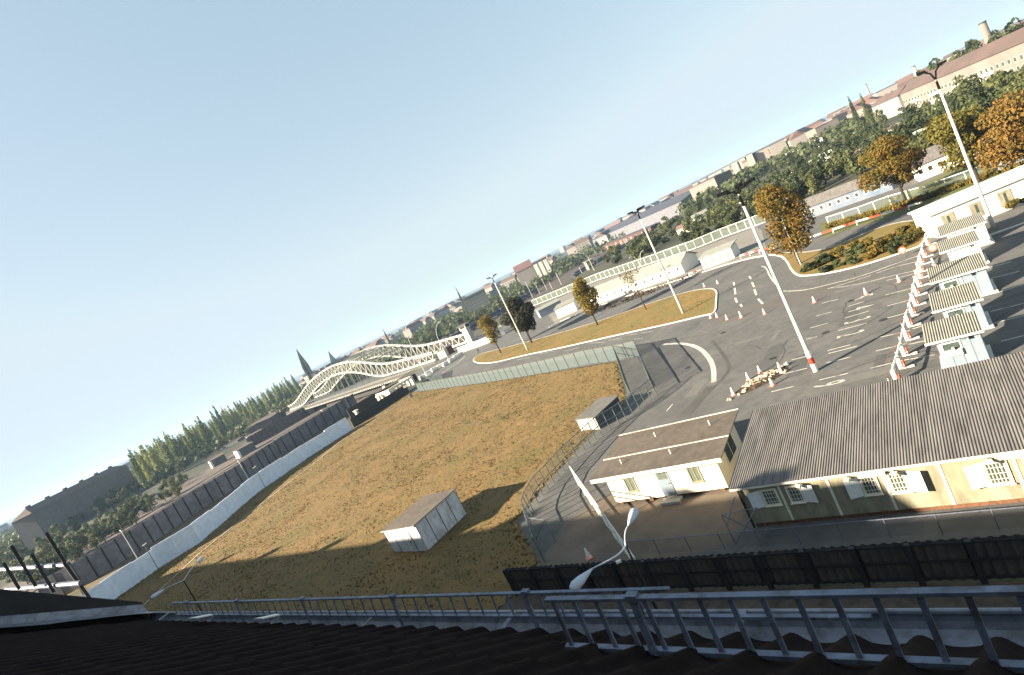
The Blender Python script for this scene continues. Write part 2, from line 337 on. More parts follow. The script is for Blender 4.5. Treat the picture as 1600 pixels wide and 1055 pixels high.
# right-hand verge under the white building, hedge strip beyond the striped barrier
b = MB(); b.sheet(XY([(1446, 372), (1500, 352), (1560, 330), (1600, 312), (1640, 300), (1640, 270), (1560, 300), (1440, 345)]), .02)
struct(b.build('verge', K['lawn']))
b = MB(); b.sheet(XY([(1288, 372), (1340, 354), (1420, 332), (1450, 318), (1600, 262), (1660, 240), (1640, 205), (1480, 270), (1350, 330), (1280, 350)]), .02)
struct(b.build('garden_lawn', mat('garden_lawn', (.10, .12, .035), (.16, .15, .04), .3, bump=.05, bscale=3)))
# field
FIELD = XY([(189, 930), (252, 886), (313, 848), (400, 772), (481, 716), (550, 672), (600, 640), (640, 614)])+[(-31.5, 166), (-9.4, 123.6), (12.6, 85), (9.2, 68), (8, 63), (4, 60.5), (1.5, 57.5), (-3, 52), (-6.5, 47), (-6.2, 45), (-5.2, 38.6), (-7.2, 36.2), (-8.4, 34.5), W(-118, 22)[:2]]
def inside(px, py, poly):
    res = np.zeros(px.shape, bool); j = len(poly)-1
    for i in range(len(poly)):
        xi, yi = poly[i]; xj, yj = poly[j]
        with np.errstate(divide='ignore', invalid='ignore'):
            c = ((yi > py) != (yj > py)) & (px < (xj-xi)*(py-yi)/(yj-yi+1e-12)+xi)
        res ^= c; j = i
    return res
from mathutils import noise as mn
x0, x1, y0, y1 = -115, 14, 5, 192; stp = .5
# regular lattice clipped to the outline, border vertices pulled down flush with the ground
nx, ny = int((x1-x0)/stp)+1, int((y1-y0)/stp)+1
X, Y = np.meshgrid(x0+stp*np.arange(nx), y0+stp*np.arange(ny), indexing='ij'); ins = inside(X, Y, FIELD)
idx = -np.ones(X.shape, int); idx[ins] = np.arange(ins.sum())
xs, ys = X[ins], Y[ins]
zs = np.array([.06+.08*mn.noise((x*.9, y*.9, 0))+.06*mn.noise((x*.23, y*.23, 3))+.06*mn.noise((x*1.9, y*1.9, 9)) for x, y in zip(xs, ys)])+.02
ok = ins[:-1, :-1] & ins[1:, :-1] & ins[1:, 1:] & ins[:-1, 1:]
fa = np.stack([idx[:-1, :-1][ok], idx[1:, :-1][ok], idx[1:, 1:][ok], idx[:-1, 1:][ok]], -1)
me = bpy.data.meshes.new('grass_field'); me.from_pydata(np.stack([xs, ys, zs], -1).tolist(), [], fa.tolist()); me.materials.append(K['grass'])
me.polygons.foreach_set('use_smooth', [True]*len(me.polygons))
go = bpy.data.objects.new('grass_field', me); C.objects.link(go); struct(go)
b = MB(); b.sheet(FIELD, .002); struct(b.build('field_soil', K['grass']))
# tufts of longer grass
def tufts(name, poly, n, seed, h0, h1, zb_=0.03, m=None):
    r = np.random.RandomState(seed); px = [p[0] for p in poly]; py = [p[1] for p in poly]
    pts = []
    while len(pts) < n:
        x = r.uniform(min(px), max(px), n*2); y = r.uniform(min(py), max(py), n*2); k = inside(x, y, poly)
        pts += [(a, c) for a, c in zip(x[k], y[k]) if mn.noise((a*.12, c*.12, 5))+r.uniform(-.5, .5) > -.15]
    v = []; f = []
    for x, y in pts[:n]:
        h = r.uniform(h0, h1); w = h*r.uniform(.5, 1.2)
        for k in range(3):
            a = r.uniform(0, 2*math.pi); dx, dy = math.cos(a)*w, math.sin(a)*w; i = len(v)
            v += [(x-dx*.5, y-dy*.5, zb_), (x+dx*.5, y+dy*.5, zb_), (x+dy*.4+dx*.4, y-dx*.4, zb_+h)]; f.append((i, i+1, i+2))
    me = bpy.data.meshes.new(name); me.from_pydata(v, [], f); me.materials.append(m or K['tuft'])
    o = bpy.data.objects.new(name, me); C.objects.link(o); tag(o, kind='stuff'); return o
tag(tufts('grass', FIELD, 42000, 3, .06, .2), 'dry brown and green grass tufts across the open field', 'grass')
tag(tufts('grass', isl1, 3500, 4, .05, .14, .1), 'short autumn grass on the long traffic island', 'grass')
# road markings: one sheet of paint
def stripes(name, segs, w, z=.016, m=None):
    b = MB()
    for (p, q) in segs:
        a, c = at(*p), at(*q); d = (c-a); d.z = 0; d.normalize(); nn = Vector((-d.y, d.x, 0))*w/2
        b.add([(*(a+nn)[:2], z), (*(a-nn)[:2], z), (*(c-nn)[:2], z), (*(c+nn)[:2], z)], [(0, 1, 2, 3)])
    return struct(b.build(name, m or K['paint']))
lanes = [(z6(425, 815), z6(500, 797)), (z6(395, 880), z6(500, 855)), (z6(325, 970), z6(435, 943)), (z6(512, 1010), z6(642, 980)), (z6(298, 1056), z6(400, 1033)),
 (z6(495, 715), z6(548, 702)), (z6(515, 660), z6(600, 637)), (z6(545, 602), z6(620, 582)), (z6(570, 540), z6(650, 521)),
 (z6(560, 912), z6(697, 880)), (z6(590, 830), z6(715, 800)), (z6(598, 770), z6(710, 741)), (z6(650, 673), z6(790, 636)), (z6(683, 612), z6(800, 578)), (z6(700, 555), z6(775, 533)),
 (z6(833, 772), z6(985, 735)), (z6(806, 856), z6(950, 820)), (z6(832, 710), z6(1000, 672)), (z6(880, 614), z6(1010, 580)), (z6(888, 553), z6(1015, 520)), (z6(880, 500), z6(1020, 465)), (z6(800, 945), z6(905, 922)),
 (z6(1010, 665), z6(1060, 650)), (z6(990, 740), z6(1075, 722)), (z6(950, 820), z6(1120, 790)), (z6(930, 920), z6(1130, 880)), (z6(1390, 420), z6(1530, 385)), (z6(1440, 725), z6(1551, 697)), (z6(1390, 640), z6(1551, 600)), (z6(1395, 830), z6(1551, 785)), (z6(1390, 580), z6(1551, 541)), (z6(1365, 372), z6(1490, 338)), (z6(1400, 495), z6(1551, 450)),
 (z6(885, 430), z6(1030, 395))]
stripes('lane_marking', lanes, .13)
stripes('lane_marking', [(z3(880, 640), z3(950, 628)), (z3(980, 612), z3(1040, 604)), (z3(1060, 600), z3(1130, 588)), (z3(780, 655), z3(860, 650)), (z3(640, 700), z3(720, 680)), (z3(500, 715), z3(580, 700)), (z3(380, 745), z3(450, 735)), (z3(1020, 635), z3(1070, 628)),
 (z3(1200, 1030), z3(1235, 990))], .12)
ks = [z4(1105, 740), z4(1120, 870)]
def zk(x, y): return (1040+x/8, 360+y/8)
stripes('lane_marking', [(zk(850, 650), zk(858, 690)), (zk(862, 720), zk(875, 800)), (zk(870, 845), zk(895, 905)), (zk(935, 925), zk(958, 960)), (zk(1045, 575), zk(1070, 610)), (zk(1080, 650), zk(1108, 710)), (zk(1110, 740), zk(1135, 810)), (zk(1155, 855), zk(1215, 920))], .3)
def curve_mark(pxs, w, it=2): return struct(band('edge_line', smooth_poly(XY(pxs), it, False), w, .017, K['paint']))
curve_mark([(1222, 455), (1240, 455), (1262, 453), (1290, 446), (1340, 434), (1400, 412), (1446, 396)], .2)
curve_mark([zk(1200, 450), zk(1255, 460), zk(1300, 570), zk(1350, 640), zk(1430, 720)], .25)
curve_mark([z6(600, 468), z6(720, 455), z6(900, 410), z6(1035, 380)], .13)
curve_mark([z6(600, 470), z6(700, 440), z6(810, 405)], .13)
curve_mark([z6(835, 395), z6(930, 362), z6(1050, 335)], .13)
curve_mark([(684, 589), (700, 577), (716, 567), (727, 556)], .3)
# kerbs along the far side of the road
def kerbline(pxs, w=.35, h=.13, it=1, name='kerb'):
    pts = smooth_poly(XY(pxs), it, False); b = MB()
    for a, c in zip(pts[:-1], pts[1:]): b.beam((*a, h/2), (*c, h/2), w, h)
    return struct(b.build(name, K['kerb']))
kerbline([(858, 512), (880, 500), (960, 469), (1050, 441), (1130, 415), (1175, 403), (1196, 400)])
kerbline([(1452, 372), (1510, 349), (1600, 316)], .3)
kerbline([(1480, 392), (1560, 364), (1640, 335)], .25)
# booth islands
def digit(txt, p, size):
    cu = bpy.data.curves.new('lane_number', 'FONT'); cu.body = txt; cu.size = 1; cu.align_x = 'CENTER'; cu.align_y = 'CENTER'
    to = bpy.data.objects.new('lane_number', cu); C.objects.link(to); dg = bpy.context.evaluated_depsgraph_get()
    me = bpy.data.meshes.new_from_object(to.evaluated_get(dg)); bpy.data.objects.remove(to)
    me.materials.clear(); me.materials.append(K['paint'])
    o = bpy.data.objects.new('lane_number', me); C.objects.link(o); o.location = (p.x, p.y, .018); o.rotation_euler = (0, 0, ROT-R(90)); o.scale = (size*.42, size, 1); struct(o)
for t_, q in [('9', zb(545, 712)), ('1', zb(735, 245)), ('2', (1326, 523)), ('3', (1337, 501.5)), ('4', (1343, 482)), ('5', (1343, 466))]: digit(t_, at(*q), 3.4)
# ------------------------------------------------------------------ the house the picture is taken from (frame s along the eave, t out from it)
T0, Z0, SL = 1.84, 17.33, .70
def roofz(t): return Z0+SL*(T0-t)
def wave_roof(s0, s1, t0, t1, zf, pitch, amp, segs, rows=1, step=0.0, shape=None, thick=.0):
    "corrugated sheet between eave t0 and ridge t1 (zf(t) gives the height); each row steps down a little"
    n = int(round((s1-s0)/pitch*segs)); v = []; f = []
    ss = np.linspace(s0, s1, n+1); ph = (ss-s0)/pitch % 1.0
    prof = amp*(shape(ph) if shape else np.cos(2*np.pi*ph))
    tt = []
    for k in range(rows):
        a = t0+(t1-t0)*k/rows; c = t0+(t1-t0)*(k+1)/rows; tt += [(a, step), (c, 0.0)]
    for (t, dz) in tt:
        base = zf(t)+dz
        for s, pz in zip(ss, prof): v.append(tuple(W(s, t, base+pz)))
    m = n+1
    for r in range(len(tt)-1):
        for k in range(n): f.append((r*m+k, r*m+k+1, (r+1)*m+k+1, (r+1)*m+k))
    return v, f
def from_vf(name, vf, m, parent, smooth=True):
    b = MB(); b.add(*vf); o = b.build(name, m, parent, True, smooth); return o
house = thing('apartment_house', 'dark tiled roof in the foreground with zinc gutter and snow guards', 'house', W(10, 0, 0), ROT)
pan = lambda ph: np.where(ph < .45, np.sin(np.pi*ph/.45), -.28*np.sin(np.pi*(ph-.45)/.55))
from_vf('roof', wave_roof(-8.3, 6.0, T0, -8, lambda t: roofz(t)-.035, .205, .034, 14, 31, .016, pan), K['tile'], house)
b = MB(); b.add([W(-8.3, T0-.06, roofz(T0)-.09), W(6, T0-.06, roofz(T0)-.09), W(6, -8, roofz(-8)-.09), W(-8.3, -8, roofz(-8)-.09), W(-8.3, -18, 17), W(6, -18, 17)], [(0, 1, 2, 3), (3, 2, 5, 4)])
b.build('roof_boarding', K['dark'], house)
b = MB(); b.obox(W(-8.4, -17.6, 0), W(0, 0)+AX*14.6, NX*19.0, (0, 0, 17.0)); b.build('wall', K['citywall'], house)
# gutter: half round trough between the tile ends and the lip
b = MB(); prof = [(T0-.05, Z0-.02)]+[(1.915-.085*math.cos(a), 17.29-.085*math.sin(a)) for a in np.linspace(0, math.pi, 11)]+[(2.012, 17.30), (2.004, 17.284)]
s0, s1 = -8.3, 6.0; vs = [W(s0, t, z) for t, z in prof]+[W(s1, t, z) for t, z in prof]; n = len(prof)
b.add(vs, [(i, i+1, n+i+1, n+i) for i in range(n-1)]); b.tube([W(s0, 2.0, 17.3), W(s1, 2.0, 17.3)], .011, 8)
gut = b.build('gutter', K['zinc'], house)
b = MB(); b.beam(W(-7.6, T0-.04, 17.305), W(-7.6, 2.0, 17.31), .03, .005); gb = b.build('bracket', K['zinc'], gut)
for k in range(1, 10): inst(gb, gut, (k*1.3, 0, 0))
# firewall parapet on the left with zinc flashing
def fw_z(t): return 18.33-.83*(t-1.06)
b = MB(); prof = [(2.0, 17.45), (1.04, 18.41), (.4, 18.75), (-8, roofz(-8)+.5)]
for (ta, za), (tb, zb2) in zip(prof[:-1], prof[1:]):
    vs = [W(s, t, z) for s in (-8.68, -8.32) for t, z in ((ta, 16.5), (tb, 16.5), (tb, zb2), (ta, za))]
    b.add(vs, [(0, 1, 2, 3), (4, 7, 6, 5), (3, 2, 6, 7)]+([(0, 3, 7, 4)] if ta == 2.0 else []))
b.build('firewall', K['dark'], house)
b = MB(); n = 60
va = []; rr_ = random.Random(5)
for k in range(n+1):
    t = 2.0-10*k/n; va += [W(-8.317, t, roofz(t)+.20), W(-8.30, t, roofz(t)+.10), W(-8.06+rr_.uniform(-.05, .05), t, roofz(t)+.075+rr_.uniform(-.01, .015))]
b.add(va, [(3*i+j, 3*i+j+1, 3*i+4+j, 3*i+3+j) for i in range(n) for j in (0, 1)]); b.build('flashing', K['zinc'], house)
def snow_guard(name, s0, s1, t, zb_, zt_, pitch, topw, rungw, lean, mid=None, bottom_ext=0):
    root = MB(); root.beam(W(s0, t+lean, zt_), W(s1, t+lean, zt_), topw, topw*.5)
    g = root.build(name, K['railpaint'], house)
    b = MB(); b.beam(W(s0, t, zb_), W(s1+bottom_ext, t, zb_), topw, topw*.7); b.build('bottom_rail', K['railpaint'], g)
    b = MB(); s = s0+.03; b.beam(W(s, t, zb_+.002), W(s, t+lean, zt_-.004), rungw, rungw*.5); rg = b.build('rung', K['railpaint'], g)
    for k in range(1, int((s1-s0)/pitch)): inst(rg, g, (k*pitch, 0, 0))
    k = s0+.4; b = MB(); b.beam(W(k, t-.02, zb_-.09), W(k, t+lean, zt_+.012), rungw*1.7, .012); b.obox(W(k-.02, t+lean-.014, zt_-.012), AX*.045, NX*.03, (0, 0, .028))
    cl = b.build('clamp', K['railpaint'], g)
    for k in range(1, int((s1-s0-.4)/1.15)+1): inst(cl, g, (k*1.15, 0, 0))
    return g
snow_guard('snow_guard', -7.2, -1.36, 1.93, 17.335, 17.462, .115, .020, .011, .02, bottom_ext=.75)
snow_guard('snow_guard', -1.62, 3.2, 1.50, 17.562, 17.772, .104, .024, .017, .015)
def scrap(s, t, w, lab):
    b = MB(); z = roofz(t)+.07; r = random.Random(int(s*100))
    b.add([W(s, t, z), W(s+w, t-.03, z+.03), W(s+w*1.1, t+.08, z-.03), W(s+w*.4, t+.12, z-.06), W(s, t, z-.01), W(s+w, t-.03, z+.02), W(s+w*1.1, t+.08, z-.04), W(s+w*.4, t+.12, z-.07)], [(0, 1, 2, 3), (7, 6, 5, 4), (0, 3, 7, 4), (3, 2, 6, 7), (2, 1, 5, 6), (1, 0, 4, 5)])
    o = b.build('paper_scrap', K['white'], None); tag(o, lab, 'scrap')
scrap(-6.1, 1.70, .30, 'white torn scrap lying on dark tiles, left one by the gutter'); scrap(-4.85, 1.72, .22, 'grey scrap lying on dark tiles, right one by the gutter')
# neighbouring houses further along the terrace (their roofs cast the long shadow over the field)
def terrace(s0, s1, ridge, lab, nch):
    h = thing('terraced_house', lab, 'house', W((s0+s1)/2, -8, 0), ROT)
    b = MB(); b.obox(W(s0, -17.5, 0), AX*(s1-s0), NX*19.2, (0, 0, 16.6)); b.build('wall', K['citywall'], h)
    b = MB(); b.add([W(s0, 1.9, 16.6), W(s1, 1.9, 16.6), W(s1, -8, ridge), W(s0, -8, ridge), W(s0, -17.9, 16.6), W(s1, -17.9, 16.6)], [(0, 1, 2, 3), (3, 2, 5, 4), (0, 3, 4), (1, 5, 2)])
    rf = b.build('roof', K['tile'], h); r = random.Random(int(ridge*10))
    for k in range(nch):
        s = s0+(s1-s0)*(k+.5)/nch+r.uniform(-4, 4); b = MB(); b.obox(W(s, -8.5, ridge-1.2), AX*r.uniform(.9, 2.2), NX*.9, (0, 0, 2.2)); b.build('chimney', K['brick'], rf)
terrace(-46, -8.8, 21.6, 'lower tiled house just beyond the firewall of the foreground roof', 2)
terrace(-146, -46.1, 25.2, 'taller tiled terrace at the far end of the foreground row', 7)
# snow posts of the neighbouring roof seen over the firewall, far left
gs = thing('roof_scaffold', 'weathered roof railing with dark posts and two pale rails, far left over the parapet', 'railing', far(60, 920, 13.0))
P0, P1, P2, P3 = far(-40, 893, 15), far(107, 882, 12.5), far(10, 921, 14.5), far(126, 911, 12)
b = MB(); b.tube([P0, P1], .04, 8); b.build('rail', K['railpaint'], gs)
b = MB(); b.tube([P2, P3], .04, 8); b.build('rail', K['railpaint'], gs)
for (x0_, y0_, x1_, y1_) in ((6, 880, 30, 920), (18, 853, 56, 916), (50, 866, 84, 925), (72, 833, 132, 928), (100, 880, 140, 935)):
    d_ = 13.6-x0_*.012; b = MB(); b.beam(far(x0_, y0_, d_), far(x1_, y1_, d_-.3), .045); b.build('post', K['dark'], gs)
# ------------------------------------------------------------------ fences
_pcache = {}
def fence(name, lab, pts, h, spacing, mesh, pm, pr=.035, group=None, rails=(1.0,), z=0.0, lean=0, cap=None):
    pts = [Vector((p[0], p[1], z)) for p in pts]; fp = sub(pts, spacing); root = thing(name, lab, 'fence', fp[0], 0, group)
    b = MB()
    for a, c in zip(fp[:-1], fp[1:]):
        b.add([(*a[:2], a.z+.05), (*c[:2], c.z+.05), (*c[:2], c.z+h-.03), (*a[:2], a.z+h-.03)], [(0, 1, 2, 3)])
    b.build('wire_mesh', mesh, root)
    for fr in rails:
        b = MB()
        for a, c in zip(fp[:-1], fp[1:]): b.beam(a+Vector((0, 0, h*fr)), c+Vector((0, 0, h*fr)), pr*1.2)
        b.build('rail', pm, root)
    key = (round(h, 2), round(pr, 3), pm.name)
    if key not in _pcache:
        b = MB(); b.tube([(0, 0, 0), (0, 0, h+.04)], pr, 6); o = b.build('post', pm, root, False); _pcache[key] = o.data
        o.location = (0, 0, 0); start = 1
    else:
        o = bpy.data.objects.new('post', _pcache[key]); C.objects.link(o); o.parent = root; start = 1
    for p in fp[1:][:98]:
        c = bpy.data.objects.new('post', _pcache[key]); C.objects.link(c); c.parent = root; c.location = p-fp[0]
    return root
def z8(x, y): return (560+x/2.636, 560+y/2.636)
F1 = XY([(655, 612), z3(300, 860), z3(560, 815), z3(780, 770), (967.4, 563.3), (1001, 557)])
fence('mesh_fence', 'long pale green wire fence along the far edge of the brown field', F1, 2.6, 2.6, K['mesh_pale'], K['darksheet'], pr=.07, rails=(.98,))
F2 = XY([(967.4, 563.3), (977, 590), (988, 622)]); fence('mesh_fence', 'tall wire fence section at the field corner, left side of barred walkway', F2, 2.5, 1.5, K['mesh_light'], K['galv'], pr=.065, rails=(.98, .5))
F3 = XY([(1001, 557), (1012, 584), (1026, 617)]); fence('mesh_fence', 'short wire fence on the right side of the barred walkway beside the road', F3, 2.5, 1.5, K['mesh_light'], K['galv'], pr=.065, rails=(.98, .5))
F4 = XY([(1026, 617), (1000, 640), (968, 663), (940, 680), (914, 704), (890, 728), (866, 755), (848, 774), (834, 800), (830, 816), (838, 842), (852, 879)])
fence('mesh_fence', 'curved light wire fence bending round the end of the field beside the asphalt walk', F4, 2.0, 1.15, K['mesh_light'], K['galv'], pr=.055, rails=(.98, .5))
p, q_ = at(890, 729, 2.0), at(991, 871, 2.0); fence('mesh_fence', 'straight pale fence seen almost end-on running towards the white hut', [p[:2], ((p+q_)/2)[:2], q_[:2]], 2.0, 2.2, K['mesh_light'], K['pole'], pr=.06, rails=(.98, .75, .5, .25))
fence('mesh_fence', 'low wire fence in shade behind the dark slatted fence, in front of the barrack', [W(-20.5, 27.2)[:2], W(10, 27.2)[:2]], 1.0, 2.1, K['mesh_dark'], K['railpaint'], pr=.03, rails=(1.0,))
# gate frame next to the barrack corner
g_ = thing('gate_frame', 'braced steel gate frame in the shade at the near left corner of the barrack', 'gate', W(-13.6, 28.2), 0)
for nm, pp in (('frame', [(-13.9, 27.6, 0), (-13.9, 27.6, 1.9), (-12.0, 27.9, 1.9), (-12.0, 27.9, 0)]), ('brace', [(-13.9, 27.6, 1.9), (-12.0, 27.9, 0)]), ('brace', [(-13.9, 27.6, 0), (-12.0, 27.9, 1.9)]), ('stay', [(-13.9, 27.6, 1.2), (-13.2, 28.6, 2.3)])):
    b = MB(); b.tube([W(*x) for x in pp], .03, 6); b.build(nm, K['railpaint'], g_)
g_ = thing('gate_frame', 'small braced gate standing open at the shaded end of the walk', 'gate', at(856, 872), 0)
for nm, pp in (('frame', [(at(838, 842, 0)), at(838, 842, 0)+Vector((0, 0, 1.9)), at(852, 860, 0)+Vector((.9, .4, 1.9)), at(852, 860)+Vector((.9, .4, 0))]), ('brace', [at(838, 842, 0), at(852, 860, 0)+Vector((.9, .4, 1.9))])):
    b = MB(); b.tube(pp, .03, 6); b.build(nm, K['galv'], g_)
# dark slatted fence along the street
df = thing('slatted_fence', 'tall dark slatted sheet fence with heavy posts along the shaded street side', 'fence', W(-27.6, 24), ROT)
n = int(40/.2*6); ss = np.linspace(-27.8, 12.2, n+1); v = []; f = []
for s in ss:
    o2 = .045*math.copysign(abs(math.sin(math.pi*s/.2))**.5, math.sin(math.pi*s/.2)); v += [W(s, 24+o2, .1), W(s, 24+o2, 1.98)]
b = MB(); b.add(v, [(2*i, 2*i+2, 2*i+3, 2*i+1) for i in range(n)]); b.build('sheet', K['darksheet'], df)
for z in (.25, 1.05, 1.85): b = MB(); b.beam(W(-27.8, 23.92, z), W(12.2, 23.92, z), .06, .09); b.build('rail', K['dark'], df)
b = MB(); b.box(-.11, .11, -.14, .05, 0, 1.97); fp_ = b.build('post', K['dark'], df, False)
for k in range(20):
    o = fp_ if k == 0 else inst(fp_, df); o.location = (.05+k*2.06-.2, -.08, 0)
# ------------------------------------------------------------------ long barrack
bk = thing('barrack', 'long low barrack with corrugated grey roof and stained yellow wall at lower right', 'barrack', W(-13, 29), ROT)
bl = lambda s, t, z: (s+13, t-29, z)       # local frame
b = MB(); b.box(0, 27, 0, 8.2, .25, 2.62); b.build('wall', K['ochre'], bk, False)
b = MB(); b.box(.06, 27, .07, 8.1, -.02, .25); b.build('plinth', K['brick'], bk, False)
from_vf('roof', wave_roof(-13.45, 14.3, 28.72, 37.5, lambda t: 2.72+(t-28.72)*.075, .13, .017, 8), K['fibre'], bk)
b = MB(); b.box(-.42, 27.2, -.25, -.2, 2.56, 2.70); b.box(-.42, -.38, -.25, 8.4, 2.56, 2.68); b.build('eave_board', K['batten'], bk, False)
for s in (-10.86, -8.41, -5.92, -3.58, -.9, 1.6, 4.2):
    b = MB(); b.box(s+13-.06, s+13+.06, -.025, .01, .26, 2.55); b.build('batten', K['batten'], bk, False)
b = MB(); b.tube([(-.02, -.12, 2.6), (-.02, -.12, .1)], .07, 8); b.build('downpipe', K['dark'], bk, False)
def window(parent, x0, x1, z0, z1, y=0.0, frame='frame', bars=1, mullions=1, hb=1, cur=True, fw_=.09):
    b = MB(); b.box(x0, x1, y-.05, y+.02, z0, z0+fw_); b.box(x0, x1, y-.05, y+.02, z1-fw_, z1); b.box(x0, x0+fw_, y-.05, y+.02, z0+fw_, z1-fw_); b.box(x1-fw_, x1, y-.05, y+.02, z0+fw_, z1-fw_)
    for k in range(mullions):
        xm = x0+(x1-x0)*(k+1)/(mullions+1); b.box(xm-.025, xm+.025, y-.04, y+.01, z0+fw_, z1-fw_)
    w = b.build('window', K[frame], parent, False)
    b = MB(); b.box(x0+fw_, x1-fw_, y-.012, y-.006, z0+fw_, z1-fw_); b.build('pane', K['curtain'] if cur else K['glass'], w, False)
    b = MB(); b.box(x0-.03, x1+.03, y-.11, y-.05, z0-.04, z0); b.build('sill', K[frame], w, False)
    if bars > 1:
        b = MB(); n = int((x1-x0)/.13)
        for k in range(1, n): xm = x0+(x1-x0)*k/n; b.box(xm-.008, xm+.008, y-.085, y-.07, z0+.02, z1-.02)
        for k in (1, 2, 3): zz = z0+(z1-z0)*k/4; b.box(x0, x1, y-.07, y-.055, zz-.008, zz+.008)
        b.build('bars', K['white'], w, False)
    return w
for (a, c, z0_, z1_, sh) in ((-11.92, -11.05, 1.28, 2.28, -1), (-10.56, -9.8, 1.28, 2.30, 1), (-7.0, -6.2, 1.25, 2.3, -1), (-5.82, -4.98, 1.2, 2.3, 1), (-2.07, -1.15, 1.05, 2.2, -1), (-.62, .3, 1.05, 2.2, 1), (3, 3.9, 1.1, 2.2, -1)):
    window(bk, a+13, c+13, z0_, z1_, 0, bars=2, mullions=0)
    x = a+13-.02 if sh < 0 else c+13+.02
    b = MB(); b.obox((x, -.03, z0_), (sh*.62, -.20, 0), (0, -.035, 0), (0, 0, z1_-z0_)); b.build('shutter', K['shutter'], bk, False)
for s in (-9.75, -7.42, -5.36, -1.72):
    b = MB(); b.tube([(s+13, -.02, 2.4), (s+13, -.28, 2.46)], .03, 6); L2 = b.build('spotlight', K['dark'], bk, False)
    b = MB(); b.tube([(s+13-.12, -.3, 2.44), (s+13+.1, -.34, 2.38)], [.09, .13], 10); b.build('lamp_head', K['cream'], L2, False)
for s0_, s1_ in ((-6.95, -5.75), (-1.5, .3)):
    b = MB(); b.box(s0_+13, s1_+13, -.2, -.03, 2.32, 2.46); b.build('strip_light', K['white'], bk, False)
# ------------------------------------------------------------------ white hut
hk = thing('white_hut', 'cream white cabin with flat brown felt roof, door and two windows', 'cabin', W(-24.1, 33.3), ROT)
b = MB(); b.box(0, 8.6, 0, 5.2, .28, 2.55); b.build('wall', mat('white_boarding', (.80, .75, .62), (.72, .66, .52), 1.0, c3=(.6, .53, .4), scale2=2.5, stretch=(6, 6, .4), bump=.006, bscale=8), hk, False)
b = MB()
for x in (.3, 2.8, 5.6, 8.1):
    for y in (.3, 2.5, 4.8): b.box(x-.15, x+.15, y-.15, y+.15, 0, .28)
b.box(.05, 8.5, .5, 5.1, .12, .278); b.build('support', K['brick'], hk, False)
b = MB(); b.obox((-.9, -.5, 2.58), (10.1, 0, 0), (0, 6.2, .42), (0, 0, .07)); rf = b.build('roof', K['felt'], hk, False)
b = MB(); b.box(-.92, 9.2, -.56, -.505, 2.40, 2.68); b.build('fascia', K['batten'], rf, False)
b = MB(); b.obox((-.9, 2.1, 2.58+.07+.176), (10.1, .0, 0), (0, .09, .006), (0, 0, .05)); b.obox((-.9, 5.66, 2.58+.07+.417), (10.1, .0, 0), (0, .07, .005), (0, 0, .06)); b.build('roof_batten', K['concrete'], rf, False)
for x, y in ((1.2, 1.1), (5.2, 1.2), (3.0, 4.2), (7.4, 4.2)):
    b = MB(); b.tube([(x, y, 2.6+y*.07), (x, y, 3.05+y*.07)], .04, 6); b.build('vent_pipe', K['batten'], rf, False)
window(hk, 1.42, 2.26, 1.0, 2.15, 0, 'ochre', mullions=1); window(hk, 6.4, 7.25, 1.0, 2.15, 0, 'ochre', mullions=1)
b = MB(); b.box(4.0, 4.95, -.04, .0, .3, 2.32); dr = b.build('door', K['bluewhite'], hk, False)
b = MB(); b.box(4.14, 4.82, -.055, -.045, 1.6, 2.12); b.build('pane', K['curtain'], dr, False)
b = MB(); b.tube([(4.85, -.05, 1.25), (4.85, -.11, 1.25), (4.75, -.11, 1.25)], .015, 6); b.build('handle', K['dark'], dr, False)
b = MB(); b.box(3.9, 5.3, -.75, -.06, 0, .2); b.build('doorstep', K['concrete'], hk, False)
b = MB(); b.box(8.605, 8.66, 1.6, 3.9, 1.0, 2.35); wd_ = b.build('window', K['frame'], hk, False)
b = MB(); b.box(8.662, 8.67, 1.7, 2.7, 1.08, 2.27); b.box(8.662, 8.67, 2.8, 3.8, 1.08, 2.27); b.build('pane', K['glass'], wd_, False)
# hut bench / debris under
# ------------------------------------------------------------------ field shed
p1, p2, p3 = at(669, 861.6), at(617, 863.5), at(721, 806.6)
ax_ = (p1-p2); ay_ = (p3-p1); ang = math.atan2(ax_.y, ax_.x)
sh = thing('sheet_shed', 'small pale metal shed standing alone on the brown grass', 'shed', p2, ang)
Lx, Ly = ax_.length, 5.6
nrm = Vector((-math.sin(ang), math.cos(ang), 0)); 
b = MB(); b.box(0, Lx, 0, Ly, 0, 2.45); b.build('wall', K['shed'], sh, False)
b = MB(); b.obox((-.15, -.15, 2.45), (Lx+.3, 0, .28), (0, Ly+.3, 0), (0, 0, .07)); b.build('roof', K['felt'], sh, False)
b = MB()
for k in range(1, 4): b.box(Lx*k/4-.02, Lx*k/4+.02, -.03, 0, 0, 2.44)
for k in range(0, 5): b.box(Lx+.002, Lx+.035, Ly*k/4-.035 if k else 0, Ly*k/4+.035 if k < 4 else Ly, 0, 2.6)
b.build('seam', K['darkconc'], sh, False)
b = MB(); b.box(Lx*.28, Lx*.72, -.05, -.002, .08, 2.1); dr = b.build('door', K['shed'], sh, False); b = MB(); b.box(Lx*.66, Lx*.68, -.09, -.051, 1.0, 1.15); b.build('handle', K['dark'], dr, False)
b = MB(); b.box(-.04, Lx+.04, -.04, Ly+.04, -.02, .09); b.build('base', K['darkconc'], sh, False)
b = MB(); b.tube([(-.17, -.2, 2.42), (Lx+.17, -.2, 2.70)], .05, 6); b.build('gutter', K['galv'], sh, False)
b = MB(); b.add([(Lx, 0, 2.45), (Lx, Ly, 2.45), (Lx, Ly, 2.72), (Lx, 0, 2.72)], [(0, 1, 2, 3)]); b.add([(0, -.001, 2.45), (Lx, -.001, 2.45), (Lx, -.001, 2.72)], [(0, 1, 2)]); b.build('gable', K['shed'], sh, False)
